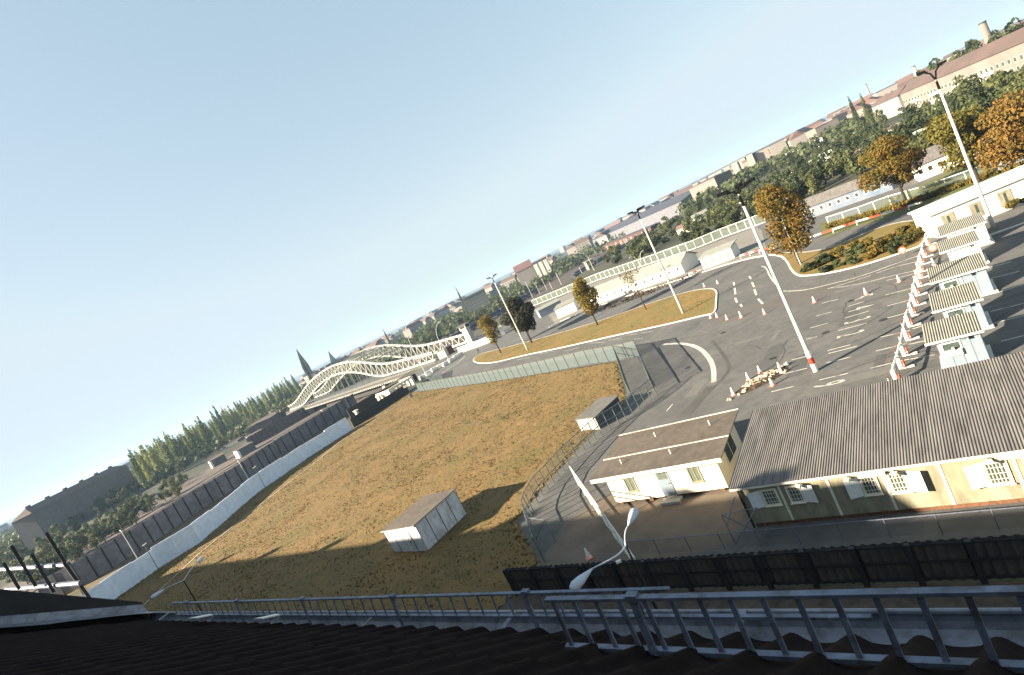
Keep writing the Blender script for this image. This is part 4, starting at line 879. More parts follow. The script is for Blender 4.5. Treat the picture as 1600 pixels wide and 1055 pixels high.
# people and a little kiosk at the bridge head: one uniformed person
def person(lab, p, h, rz):
    o = bpy.data.meshes.new('person'); V = [(0, 0, .52), (0, 0, .72), (0, 0, .84), (0, 0, .88), (0, 0, .94), (-.055, 0, .5), (-.06, .02, .27), (-.06, -.02, .02), (.055, 0, .5), (.06, -.03, .27), (.07, .01, .02), (-.11, 0, .80), (-.135, 0, .63), (-.12, -.04, .48), (.11, 0, .80), (.135, 0, .63), (.12, -.03, .48), (-.06, -.07, .0), (.07, -.05, .0)]
    E_ = [(0, 1), (1, 2), (2, 3), (3, 4), (0, 5), (5, 6), (6, 7), (7, 17), (0, 8), (8, 9), (9, 10), (10, 18), (2, 11), (11, 12), (12, 13), (2, 14), (14, 15), (15, 16)]
    Rr = [.085, .09, .06, .032, .062, .055, .04, .028, .055, .04, .028, .045, .032, .022, .045, .032, .022, .022, .022]
    o.from_pydata([tuple(x*h for x in v) for v in V], E_, []); ob = bpy.data.objects.new('person', o); C.objects.link(ob)
    md = ob.modifiers.new('skin', 'SKIN'); sv = o.skin_vertices[0].data
    for k, rr2 in enumerate(Rr): sv[k].radius = (rr2*h, rr2*h*.8)
    sv[0].use_root = True; ob.modifiers.new('sub', 'SUBSURF').levels = 1; ob.modifiers['sub'].render_levels = 1
    o.materials.append(K['cloth']); ob.location = p; ob.rotation_euler = (0, 0, rz); tag(ob, lab, 'person')
    b = MB(); b.tube([(0, 0, .885*h), (0, 0, .93*h), (0, 0, .965*h)], [.035*h, .052*h, .03*h], 10); b.build('face', K['skin'], ob, False)
    b = MB(); b.tube([(0, 0, .95*h), (0, 0, .985*h)], [.066*h, .06*h], 10); b.build('cap', K['cloth'], ob, False)
person('person in grey green uniform standing on the road by the white wall at the bridge', at(749, 552), 1.85, 1.0)
# ------------------------------------------------------------------ far fence along the allotments
fence('panel_fence', 'long fence with white posts between border strip and allotment trees, left part', XY([(834, 478), (880, 460), (934, 438), (1010, 414), (1088, 388)]), 2.8, 3.6, K['mesh_far'], K['white'], pr=.1, rails=(.98, .04))
fence('panel_fence', 'long fence with white posts between border strip and allotment trees, right part', XY([(1088, 388), (1130, 371), (1181, 353), (1230, 335)]), 2.8, 3.4, K['mesh_far'], K['white'], pr=.1, rails=(.98, .04))
fence('lawn_fence', 'wire fence with white posts across the lawn before the blue barrack', XY([(1296, 352), (1345, 337), (1393, 320), (1450, 305), (1512, 284), (1600, 252)]), 1.7, 3.2, K['mesh_light'], K['white'], pr=.08, rails=(.98,))
# hedge under that fence
hd_ = tufts('hedge', XY([(1292, 358), (1345, 345), (1400, 328), (1450, 312), (1600, 258), (1600, 252), (1450, 305), (1345, 338), (1292, 352)]), 1400, 77, .3, .7, 0.0, L_['shrub']); tag(hd_, 'low yellow green hedge along the lawn fence by the striped barrier', 'hedge')
# ------------------------------------------------------------------ white wall, dark wall
def wall(lab, pts, h, thick, panel, m, top=None, post=None, stepped=False, name='wall', z=0.0, hf=None):
    fp = sub([(p[0], p[1], z) for p in pts], panel); o = thing(name, lab, 'wall', fp[0]); r = random.Random(len(fp))
    b = MB()
    for i, (a, c) in enumerate(zip(fp[:-1], fp[1:])):
        hh = (hf(i/(len(fp)-1)) if hf else h)+((r.uniform(-.1, .1)+.22*((i//4) % 2)) if stepped else 0); d = (c-a); e = d.normalized()*.012
        b.beam(a+e+Vector((0, 0, hh/2-.3)), c-e+Vector((0, 0, hh/2-.3)), thick, hh+.6)
    b.build('panels', m, o)
    if top: b = MB(); [b.tube([a+Vector((0, 0, h+.02)), c+Vector((0, 0, h+.02))], top, 8) for a, c in zip(fp[:-1], fp[1:])]; b.build('coping', m, o)
    if post:
        b = MB(); b.box(-.11, .11, -.11, .11, -.6, h+.12); s0_ = b.build('post', post, o, False)
        ang_ = math.atan2(fp[-1].y-fp[0].y, fp[-1].x-fp[0].x); off = Vector((math.sin(ang_), -math.cos(ang_), 0))*.16
        for k, p in enumerate(fp[:99]):
            c = s0_ if k == 0 else inst(s0_, o); c.location = p-fp[0]+off
    return o
WW = XY([(140, 968), (189, 930), (252, 886), (313, 848), (400, 772), (481, 716), (550, 672)])
wall('long bright white concrete wall with stepped top beside the brown field', WW, 3.6, .2, 3.6, K['wallwhite'], stepped=True)
def z13(x, y): return (x/4.058, 680+y/4.058)
DW = [at(*q) for q in (z13(300, 1075), z13(530, 960), z13(800, 790), z13(974, 680), (300, 806), (380, 756), (450, 706), (500, 674), (535, 652), (560, 636))]
wall('tall grey panel wall with dark posts along the railway cutting', DW, 5.2, .2, 3.3, K['darkconc'], post=K['dark'], name='panel_wall')
wall('second brown panel wall beyond the grey wall across the railway tracks', XY([(392, 700, -6), (440, 672, -6), (497, 640, -6)]), 6.5, .2, 3.3, K['brownconc'], post=K['dark'], name='panel_wall', z=-6)
wall('dark shaded panel wall closing off the space under the near bridge end', XY([(548, 654), (575, 637), (612, 618), (655, 596)]), 3.1, .25, 3.0, K['dark'], name='panel_wall')  # added wall, its dark colour stands in for the shade below the deck
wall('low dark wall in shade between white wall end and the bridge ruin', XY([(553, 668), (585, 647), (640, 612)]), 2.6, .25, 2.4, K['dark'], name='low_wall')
b = MB(); b.sheet([tuple(p[:2]) for p in DW[1:8]]+[tuple(p)[:2] for p in reversed(WW[1:])], .012); struct(b.build('border_strip', mat('border_strip', (.13, .10, .075), (.17, .13, .09), .4, bump=.03, bscale=4)))
struct(band('track_edge', [tuple((p+Vector((2.2, -.8, 0)))[:2]) for p in DW], 1.6, .02, mat('strip_weeds', (.16, .13, .03), (.22, .15, .03), .4)))
# pale tape line on the field beside the wall
o = band('boundary_line', XY([(222, 950), z2_ := (z1a := (870/2.776, 580+790/2.776)), (400, 795), (500, 718), (530, 692), (600, 648), (640, 622)]), .22, .16, K['paint']); struct(o)
# concrete pillars and ruin
for q, hh, lab in (((561, 652), 2.2, 'white lamp topped pillar at the end of the white wall'), ((598, 633), 3.0, 'broad concrete pillar between white wall and ruin'), ((607, 630), 1.8, 'thin concrete stub right of the broad pillar')):
    o = thing('pillar', lab, 'pillar', at(*q), R(60)); b = MB(); w_ = .45 if hh > 2.1 else .2; b.prism([(-w_, -w_), (w_, -w_), (w_*.8, w_), (-w_*.8, w_)], -1, hh); b.build('shaft', K['concrete'], o, False)
    b = MB(); b.box(-w_*1.4, w_*1.4, -w_*1.4, w_*1.4, hh, hh+.25); b.build('cap', K['white'], o, False)
ra, rb = at(615, 626), at(652, 603); rd = rb-ra; L = rd.length; ro = thing('roofless_building', 'roofless cream concrete building with dark openings under the bridge end', 'building', ra, math.atan2(rd.y, rd.x))
b = MB(); n_ = 6
b.box(0, L, 0, .3, -.5, .9); b.box(0, L, 0, .3, 3.0, 3.7)
for k in range(n_+1): x = (L-.8)*k/n_; b.box(x, x+.8, .001, .299, .9, 3.0)
b.box(0, .3, .3, 7, -.5, 3.7); b.box(L-.3, L, .3, 7, -.5, 3.7); b.box(0, L, 7, 7.3, -.5, 3.2); b.build('wall', K['cream'], ro, False)
b = MB(); b.box(.3, L*.6, .3, 7, 2.6, 2.8); b.build('floor_slab', K['concrete'], ro, False)
# low white wall, watchtower and kiosks at the bridge head
wall('bright white low wall at the bridge head below the watchtower', XY([(718, 552), (752, 540), (772, 532)]), 2.2, .25, 3, K['white'], name='low_wall')
wt = thing('watchtower', 'slim pale watchtower with flat dark topped roof at the bridge head', 'tower', at(741, 541), R(-35))
b = MB(); b.box(-1.3, 1.3, -1.3, 1.3, 0, 7.4); b.build('shaft', K['concrete'], wt, False)
b = MB(); b.box(-1.6, 1.6, -1.6, 1.6, 7.4, 9.2); b.build('cabin', K['concrete'], wt, False)
b = MB()
for sgn in (-1, 1): b.box(-1.2, 1.2, sgn*1.62-.01, sgn*1.62+.01, 8.0, 8.9); b.box(sgn*1.62-.01, sgn*1.62+.01, -1.2, 1.2, 8.0, 8.9)
b.build('window_band', K['dark'], wt, False); b = MB(); b.box(-2.4, 2.4, -2.0, 2.0, 9.2, 9.4); b.build('roof', K['darkconc'], wt, False)
building('kiosk', 'small red brown kiosk on the road at the bridge end', 'kiosk', at(698, 556)[:2], at(710, 550)[:2], 3, 3.0, K['brick'], K['greyroof'], 'flat', .2, .2)
building('kiosk', 'small cream kiosk left of the red brown one at the bridge end', 'kiosk', at(687, 562)[:2], at(698, 557)[:2], 3, 3.0, K['cream'], K['lightroof'], 'flat', .2, .2)
building('customs_hut', 'small white hut behind the yellow island tree', 'hut', at(772, 531)[:2], at(790, 522)[:2], 5, 3.0, K['white'], K['lightroof'], 'flat', .2, .2)
# white blocks beside the bridge approach
blk = None
for i, q in enumerate([(661, 592), (670, 586), (679, 580), (688, 575), (697, 571), (706, 565), (713, 560), (720, 556)]):
    p = at(*q)
    if blk is None:
        blk = thing('planter_block', 'white concrete block in the line along the bridge approach', 'block', p, R(30), 'white blocks along the bridge approach'); b = MB(); b.box(-1.1, 1.1, -.7, .7, 0, 1.1); b.box(-.9, .9, -.5, .5, 1.1, 1.35); b.build('body', K['white'], blk, False); b = MB(); b.box(-1.2, 1.2, -.8, .8, 0, .2); b.build('plinth', K['concrete'], blk, False)
    else: dup(blk, p, R(30))['label'] = 'white concrete block along the bridge approach, %s from the field end' % ORD[i]
curved_lamp('tall street lamp with curved arm rising over the middle of the bridge', (664, 582), (632, 492), (690, 570), h=19, reach=2.6, r0=.11)
curved_lamp('street lamp with curved arm over the near end of the bridge', (700, 560), (672, 500), (740, 540), h=14, reach=3.2, r0=.11)
curved_lamp('curved pale lamp on the slope before the far foot of the bridge', (516, 663), (497, 644), (480, 668), h=5.5, reach=2.2)
fence('mesh_fence', 'zigzag pale fence screens joining field fence and bridge approach', XY([(655, 612), (663, 598), (680, 592), (676, 604), (694, 596)]), 2.6, 2.5, K['mesh_pale'], K['galv'], rails=(.98, .5))
p = at(644, 621); o = thing('signal_post', 'short post with grey box standing on the field tip', 'post', p); b = MB(); b.tube([(0, 0, 0), (0, 0, 3.4)], .08, 6); b.build('post', K['dark'], o, False); b = MB(); b.box(-.35, .35, -.3, .3, 0, 1.3); b.build('box', K['galv'], o, False); b = MB(); b.box(-.9, .5, -.2, .2, 3.3, 3.9); b.build('sign_box', K['cream'], o, False)
# ------------------------------------------------------------------ the arched road bridge
def interp(P, u):
    for (a, za), (c, zc) in zip(P[:-1], P[1:]):
        if a <= u <= c:
            t = (u-a)/(c-a); return za+(zc-za)*t
    return P[0][1] if u < P[0][0] else P[-1][1]
def smoothp(P): return smooth_poly(P, 2, False)
TOP = smoothp([(-10, 4.0), (0, 4.6), (20, 5.6), (34, 6.6), (46, 8.8), (59, 12), (73, 14.8), (87, 16.2), (102, 16.8), (122, 16.0), (144, 13.8), (160, 11.3), (175, 8.4), (192, 5.2), (205, 4.2), (215, 3.8)])
BOT = smoothp([(-10, .9), (38, 1.4), (48, 2.2), (59, 4.9), (68, 7.5), (80, 9.8), (93, 11.3), (110, 11.6), (128, 10.3), (150, 7.0), (169, 3.4), (180, 1.3), (215, .9)])
BO = Vector((-38, 245, -.15)); BE = Vector((-.6, .8, 0)); BP = Vector((.8, .6, 0)); BW = 17.0
br = thing('arch_bridge', 'cream steel lattice arch bridge carrying the road over the railway cutting', 'bridge', BO)
for k, (off, sh_) in enumerate(((0, 0), (BW, -8))):
    P = lambda u, z: BO+BE*(u+sh_)+BP*off+Vector((0, 0, z))
    b = MB(); us = [-10+i*2.5 for i in range(91)]
    for a, c in zip(us[:-1], us[1:]):
        b.beam(P(a, interp(TOP, a)), P(c, interp(TOP, c)), 1.0, .85)
    tr = b.build('truss', K['steel'], br)
    b = MB()
    for a, c in zip(us[:-1], us[1:]): b.beam(P(a, interp(BOT, a)), P(c, interp(BOT, c)), 1.0, .8)
    b.build('lower_chord', K['steel'], tr)
    b = MB(); vs_ = [-10+i*5.6 for i in range(41)]
    for i, u in enumerate(vs_):
        b.beam(P(u, interp(BOT, u)), P(u, interp(TOP, u)), .2, .25)
        if i < len(vs_)-1:
            v_ = vs_[i+1]
            m_ = (u+v_)/2; b.beam(P(u, interp(TOP, u)), P(m_, interp(BOT, m_)), .34, .42); b.beam(P(m_, interp(BOT, m_)), P(v_, interp(TOP, v_)), .34, .42)
    b.build('web_lattice', K['steel'], tr)
    hg = None
    for i in range(14):
        u = 54+i*9
        if interp(BOT, u) < 2: continue
        b = MB(); b.beam(P(u, -.2), P(u, interp(BOT, u)), .35, .4); b.build('hanger', K['steel'], tr)
PB = lambda u, w, z: BO+BE*u+BP*w+Vector((0, 0, z))
b = MB(); b.obox(PB(-14, -1, -.6), BE*230, BP*(BW+2), (0, 0, .55)); b.build('deck', K['asphalt'], br)
b = MB(); b.obox(PB(-14, -3.6, -.5), BE*230, BP*2.4, (0, 0, .3)); b.build('footway', K['asphalt_dark'], br)
b = MB(); b.obox(PB(-14, -3.75, -1.7), BE*230, BP*.15, (0, 0, 1.25)); b.obox(PB(-14, -1.2, -2.2), BE*230, BP*.4, (0, 0, 1.5)); b.obox(PB(-14, BW+1, -2.2), BE*230, BP*.4, (0, 0, 1.5)); b.build('edge_girder', K['darksheet'], br)
b = MB(); b.obox(PB(-12, -.6, -5.2), BE*150, BP*(BW+1), (0, 0, 3.4)); b.build('underside_shade', K['dark'], br)  # added dark block: deck girders plus the shade beneath them as solid colour
b = MB(); b.obox(PB(40, -3.9, -1.75), BE*1.35, BP*.13, (0, 0, .75)); fp_ = b.build('fascia_panel', K['steel'], br)
for k in range(-20, 58): inst(fp_, br, BE*(k*2.6))
b = MB()
for z in (.35, .75, 1.15): b.beam(PB(-14, -3.6, z-.2), PB(216, -3.6, z-.2), .07)
for k in range(92): b.beam(PB(-14+k*2.5, -3.6, -.2), PB(-14+k*2.5, -3.6, .95), .08)
b.build('railing', K['steel'], br)
for i in range(15):
    u = 44+i*8.5; b = MB(); b.beam(PB(u, 0, interp(TOP, u)), PB(u-8, BW, interp(TOP, u)), .45); b.beam(PB(u, 0, interp(TOP, u)), PB(u+.5, BW, interp(TOP, u+8.5)), .22); b.beam(PB(u+8.5, 0, interp(TOP, u+8.5)), PB(u-8, BW, interp(TOP, u)), .22); b.build('top_brace', K['darksheet'] if 0 else K['steel'], br)
for u in (46, 172):
    for w in (0, BW): b = MB(); b.obox(PB(u-1.6, w-1.8, -6.2), BE*3.2, BP*3.6, (0, 0, 4.2)); b.build('pier', K['concrete'], br)
b = MB(); b.obox(PB(-16, -3, -7), BE*3, BP*(BW+5), (0, 0, 6.2)); b.build('abutment', K['concrete'], br)
# ------------------------------------------------------------------ railway
def offset_poly(P, d):
    out = []
    for i, p in enumerate(P):
        a = Vector(P[max(i-1, 0)]); c = Vector(P[min(i+1, len(P)-1)]); t = (c-a).normalized(); out.append((p[0]-t.y*d, p[1]+t.x*d))
    return out
EP = smooth_poly(EDGE[1:12], 2, False)
for nm, d, w, z, m in (('track_bed', 98, 172, -5.97, K['ballast']),): struct(band(nm, offset_poly(EP, d), w, z, m))
for k in range(11):
    d = 17+k*(7 if k < 5 else 14.5)-(37.5 if k >= 5 else 0)
    for g in (-.75, .75):
        pts = offset_poly(EP, d+g); pts = [p for p in pts]; b = MB()
        for a, c in zip(pts[:-1], pts[1:]): b.beam((*a, -5.88), (*c, -5.88), .1, .16)
        struct(b.build('railway_rail', K['rail']))
    struct(band('sleeper_bed', offset_poly(EP, d), 2.5, -5.95, K['sleeper']))
struct(band('platform_path', offset_poly(EP, 9.5), 3.2, -5.5, mat('rusty_path', (.34, .20, .12), (.26, .15, .10), .3)))
def carriage():
    c = thing('railway_carriage', 'carriage', 'carriage', (0, 0, 0), 0, 'carriages parked in the railway yard')
    b = MB(); b.box(-9, 9, -1.4, 1.4, .9, 3.4); b.build('body', mat('carriage_paint', (.17, .16, .17), (.12, .12, .14), .5, rnd_amt=.3), c, False)
    b = MB(); b.tube([(-9, 0, 3.0), (9, 0, 3.0)], 1.5, 12); rf = b.build('roof', K['greyroof'], c, False); b = MB(); b.box(-8.4, 8.4, -1.43, 1.43, 2.0, 2.7); b.build('window_band', K['glass'], c, False)
    b = MB(); b.box(-8, -5, -1.1, 1.1, .1, .9); b.box(5, 8, -1.1, 1.1, .1, .9); b.build('bogies', K['dark'], c, False)
    return c
c0_ = carriage(); ci = 0
def along(P, dist):
    for a, c in zip(P[:-1], P[1:]):
        a, c = Vector(a), Vector(c); L = (c-a).length
        if dist <= L: return a+(c-a)*dist/L, math.atan2((c-a).y, (c-a).x)
        dist -= L
    return Vector(P[-1]), 0
for row, (off, st0, n_) in enumerate(((24, 470, 7), (38, 500, 8), (96.5, 430, 6))):
    pl_ = offset_poly(EP, off)
    for k in range(n_):
        p, a = along(pl_, st0+k*19.5); o = c0_ if ci == 0 else dup(c0_, (0, 0, 0)); o.location = (p.x, p.y, -5.9); o.rotation_euler = (0, 0, a); ci += 1
        o['label'] = 'dark railway carriage in the %s parked train of the yard, %s from its left end' % (('nearest', 'middle', 'farthest')[row], ('first', 'second', 'third', 'fourth', 'fifth', 'sixth', 'seventh', 'eighth')[k])
# low railway sheds with white gable ends beyond the grey wall
def z2c(x, y): return (240+x/5.277, 580+y/5.277)
shd = [((490, 800), (610, 735), 'nearest low green railway shed with white end wall beyond the grey wall'), ((715, 715), (850, 640), 'green railway shed with white end wall closest to the grey wall'), ((570, 680), (715, 612), 'second low green railway shed with white end beside the poplars'), ((665, 572), (770, 520), 'third green railway shed with white end below the tallest poplar'), ((800, 592), (925, 525), 'green railway shed with white end in the middle of the yard'), ((960, 350), (1040, 305), 'small farthest railway shed near the far bridge foot')]
for a, c, lab in shd:
    p0, p1 = at(*z2c(*a), -6), at(*z2c(*c), -6); o, L = building('railway_shed', lab, 'shed', p0, p1, 7, 4.2, mat('shed_green', (.14, .17, .16), (.10, .12, .12), .5) if 'shed_green' not in bpy.data.materials else bpy.data.materials['shed_green'], K['brownroof'], 'flat', .6, .3, 'low railway sheds', -6)
    b = MB(); b.box(-.06, -.01, 0, 7, 0, 4.3); b.box(-.06, min(L*.12, 4), -.05, -.01, 0, 4.3); b.build('white_end', K['white'], o, False)
building('depot', 'larger white railway building with pale roof among the sheds', 'building', at(*z2c(740, 560), -6), at(*z2c(905, 480), -6), 12, 6.0, K['white'], K['lightroof'], 'flat', 1.4, .5, None, -6)
building('depot', 'long dark brown railway hall between poplars and the far bridge foot', 'building', at(430, 668, -6), at(466, 641, -6), 18, 8.0, K['brownconc'], K['brownroof'], 'flat', 1.0, .5, None, -6)
# ------------------------------------------------------------------ left side: apartment block, poplars, trees
pA = ray(51, 805); pA = Vector((pA.x/pA.y*350, 350, -3)); pB = ray(203, 735); pB = Vector((pB.x/pB.y*450, 450, -3))
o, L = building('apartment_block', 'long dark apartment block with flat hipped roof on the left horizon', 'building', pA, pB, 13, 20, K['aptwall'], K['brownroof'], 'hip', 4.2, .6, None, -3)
first = None
for fl in range(5):
    for k in range(18):
        if (k*7+fl*3) % 4 == 0 and fl: continue
        if first is None: b = MB(); b.box(-1.1, 1.1, -.12, -.02, 0, 1.5); b.box(-1.0, -.05, -.14, -.121, .1, 1.4, 1); b.box(.05, 1.0, -.14, -.121, .1, 1.4, 1); first = b.build('window', [K['citywall'], K['curtain']], o, False); w = first
        else: w = inst(first, o)
        w.location = (L*(k+.5)/18, 0, 3.4+fl*3.2)
for k in range(6): b = MB(); b.box(L*(k+.5)/6-1, L*(k+.5)/6+1, 5.5, 7.5, 23, 25.3); b.build('chimney', K['brick'], o, False)
popm = []
for k in range(5):
    r = random.Random(k+50); nl = 13; lb = []
    for i in range(nl): z = (i+.5)/nl; w = math.sin(math.pi*min(1, .18+z*.82))**.7*(1-.35*z); lb.append((r.uniform(-.5, .5)*w, r.uniform(-.5, .5)*w, 2+25*z, 2.1*w+.25, 2.1*w+.25, 2.4))
    popm.append(crown_mesh('crown', 200+k, 1500, .5, lb, L_['pop']))
ptm = trunk_mesh('trunk', 24, .35, 9, 5, 4, 1.2)
rp = random.Random(4)
darkpop = crown_mesh('crown', 222, 2200, .5, [(0, 0, 2+27*(i+.5)/12, 3.0*(1-(i+.5)/13)+.3, 3.0*(1-(i+.5)/13)+.3, 2.6) for i in range(12)], L_['green'])
NP = 58
for i in range(NP):
    x = 228+(478-228)*i/(NP-1)+rp.uniform(-1.5, 1.5); dep = 400+260*(i/(NP-1))+rp.uniform(-25, 25)
    D = ray(x, 825-.497*x+45); k_ = dep/D.y; p = Vector((D.x*k_, D.y*k_, -3))
    hgt = rp.uniform(.84, 1.1)
    if i == 31: tree('conifer', 'tallest dark pointed tree standing out of the poplar row', p, darkpop, ptm, 0, (1.1, 1.1, 1.17)); continue
    tree('poplar_tree', 'tall narrow green poplar in the row along the left horizon', p, popm[i % 5], ptm, rp.uniform(0, 6), (hgt*1.15, hgt*1.15, hgt), 'poplars beyond the railway')
# broadleaf trees
bl_m = [crown_mesh('crown', 300+k, 620, .42, lobes_round(320+k, 3.4, 1.0, 8.0, 11), L_['green']) for k in range(6)]
bl_t = trunk_mesh('trunk', 5, .2, 12, 4, 1.5, 1.4)
def zone(x, zs):
    for lim, t in zs:
        if x < lim: return t
    return zs[-1][1]
def scatter(poly, n, z, s0_, s1_, lab, group, seed, name='leafy_tree', mind=9.0, zs=None):
    r = random.Random(seed); xs_ = [p[0] for p in poly]; ys_ = [p[1] for p in poly]; c_ = 0; g_ = 0; got = []
    while c_ < n and g_ < n*60:
        g_ += 1; x, y = r.uniform(min(xs_), max(xs_)), r.uniform(min(ys_), max(ys_))
        if not inside(np.array([x]), np.array([y]), poly)[0]: continue
        if any((x-a)**2+((y-b_)*1.4)**2 < mind**2*(.5 if g_ > n*30 else 1) for a, b_ in got): continue
        p = at(x, y, z); p.z = float(zt(p.x, p.y)) if z > -5.9 and z != -1 else z
        got.append((x, y)); c_ += 1; s = r.uniform(s0_, s1_)
        tree(name, lab+(' '+zone(x, zs) if zs else ''), p, bl_m[r.randrange(6)], bl_t, r.uniform(0, 6), (s, s, s*r.uniform(.8, 1.15)), group)
LT = [(-10, 905), (60, 905), (140, 852), (210, 812), (290, 762), (300, 752), (290, 734), (240, 752), (180, 775), (60, 838), (-10, 870)]
scatter(LT, 105, -3, .75, 1.25, 'green tree before the dark apartment block', 'leafy trees beyond the railway on the left', 5, mind=8, zs=[(60, 'at the far left edge'), (140, 'below the left half of the block'), (220, 'below the right half of the block'), (400, 'towards the poplars')])
scatter([(-30, 862), (50, 825), (52, 800), (-30, 838)], 24, -3, 1.2, 1.7, 'hazy green tree at the far left horizon', 'hazy trees on the left horizon', 6, mind=7)
scatter([(225, 750), (330, 708), (478, 622), (470, 614), (330, 698), (225, 738)], 34, -3, .8, 1.2, 'low green tree at the foot of the poplar row', 'low trees below the poplars', 16, mind=7)
AL = [(1192, 346), (1290, 304), (1420, 250), (1610, 190), (1610, 78), (1500, 135), (1420, 178), (1330, 200), (1250, 235), (1205, 258), (1120, 308), (1010, 370), (945, 410), (950, 428), (1010, 408), (1090, 380)]
scatter(AL, 285, -1, .8, 1.2, 'garden tree in the allotments', 'trees of the allotment gardens', 7, 'garden_tree', 8.2, [(1010, 'at the narrow left end beside the tracks'), (1100, 'behind the guard hut fence'), (1180, 'left of the nearest mast top'), (1260, 'behind the big golden tree'), (1340, 'behind the blue barrack roof'), (1420, 'behind the round brown tree'), (1500, 'left of the forked mast top'), (1700, 'below the long pale housing block')])
scatter([(1480, 215), (1610, 165), (1610, 85), (1520, 125), (1440, 165)], 22, -1, 1.1, 1.6, 'large green tree before the long pale housing block', 'large trees below the long housing block', 8, mind=14)
scatter([(640, 560), (720, 520), (800, 478), (800, 462), (700, 500), (640, 530)], 46, -3, .9, 1.35, 'green tree behind the bridge', 'trees behind the bridge', 9, mind=7)
for (bx_, by_), (tx_, ty_), lab in (((1347, 206), (1332, 150), 'left one of two dark poplars rising over the allotments'), ((1366, 203), (1349, 146), 'right one of two dark poplars rising over the allotments'), ((722, 470), (719, 447), 'thin pointed tree behind the bridge roofline'), ((489, 598), (476, 553), 'dark pointed tree below the thin church spire'), ((606, 530), (603, 512), 'small pointed tree above the middle of the bridge')):
    p = at(bx_, by_, -1) if bx_ > 1000 else far(bx_, by_, 620); p.z = -1 if bx_ > 1000 else -3; D = ray(tx_, ty_); t = (p.x*D.x+p.y*D.y)/(D.x*D.x+D.y*D.y); h = H+D.z*t-p.z
    tree('poplar_tree', lab, p, darkpop, ptm, 0, (h/29*(1.0 if bx_ > 1000 else .6),)*2+(h/29,))
# allotment huts
ra_ = random.Random(14); huts = [(1088, 352), (1246, 282), (1255, 276), (1280, 262), (1345, 270), (1366, 240), (1390, 222), (1150, 344), (1440, 235), (1404, 214), (1338, 262), (1062, 372)]
for i, q in enumerate(sorted(huts)):
    p = at(*q, -1); a = ra_.uniform(-.8, .2); d = Vector((math.cos(a), math.sin(a), 0))*ra_.uniform(5, 8)
    building('garden_hut', 'small pale garden hut among the allotment trees, %s from the left' % ORD[i], 'hut', p, p+d, 4.5, 2.9, K['white'] if i % 3 else K['cream'], (K['redroof'], K['lightroof'], K['white'])[i % 3], 'gable', 1.3, .3, 'huts in the allotment gardens', 0)
# ------------------------------------------------------------------ right: long housing blocks
q0, q1 = at(1406, 147, 13), at(1600, 64, 13); dq = (q1-q0).normalized(); q1 = q0+dq*250
o, L = building('housing_block', 'very long pale pink housing block with brown roof at the upper right', 'building', q0, q1, 13, 14, K['paleblock'], K['brownroof'], 'gable', 3.6, .5, None, -1)
first = None
for fl in range(3):
    for k in range(32):
        if first is None: b = MB(); b.box(-.9, .9, -.1, -.02, 0, 1.6); b.box(-.82, .82, -.12, -.101, .08, 1.52, 1); first = b.build('window', [K['frame'], K['glass']], o, False); w = first
        else: w = inst(first, o)
        w.location = (L*(k+.5)/64, 0, 12-3.1-fl*3.0)
first = None
for c_ in (14, 38, 62, 86):
    for fl in range(3):
        for kk in (0, 1):
            if first is None: b = MB(); b.box(-1.6, 1.6, -1.2, -.13, 0, .95); first = b.build('balcony', K['white'], o, False); w = first
            else: w = inst(first, o)
            w.location = (c_+kk*4.4, 0, 7.9-fl*3.0)
q2 = q0+Vector((30, 30, 0))
building('housing_block', 'darker housing block continuing left of the long pale block', 'building', at(1362, 168, 11), at(1402, 150, 11), 12, 11, K['citywall'], K['brownroof'], 'gable', 3.5, .5, None, 0, (10, [2.5, 5.3, 8.1], 1.5, 1.3, K['glass']))
b2, L2 = building('housing_block', 'second long row behind the pale block with white eaves under the tree line', 'building', q0+Vector((60, 12, 0)), q1+Vector((75, 0, 0)), 12, 15.2, K['white'], K['brownroof'], 'flat', .5, .3, None, 0)
for i in range(20):
    x = 1428+i*10; D = ray(x, 825-.497*x+10); k_ = (430-i*6)/math.hypot(D.x, D.y); s = ra_.uniform(1.95, 2.3)
    tree('leafy_tree', 'dark round tree in the row above the long pale housing block', Vector((D.x*k_, D.y*k_, 0)), bl_m[i % 6], bl_t, i, (s, s, s*1.15), 'row of trees on the right horizon')
def chimney(lab, base, dist, h, r0, m):
    p = far(*base, dist); o = thing('factory_chimney', lab, 'chimney', Vector((p.x, p.y, -1))); b = MB(); b.tube([(0, 0, 0), (0, 0, h)], [r0, r0*.6], 14); b.build('shaft', m, o, False); b = MB(); b.tube([(0, 0, h), (0, 0, h+.6)], r0*.72, 14); b.build('rim', K['dark'], o, False)
chimney('pale pink tapered chimney rising behind the tree row at upper right', (1545, 62), 500, 29, 3.0, K['paleblock']); chimney('short pale tower beside the left end of the tree row, upper right', (1434, 122), 520, 24, 1.8, K['cream'])
chimney('slender grey tower on the horizon left of the long pale block', (1364, 160), 900, 34, 1.6, K['citywall'])
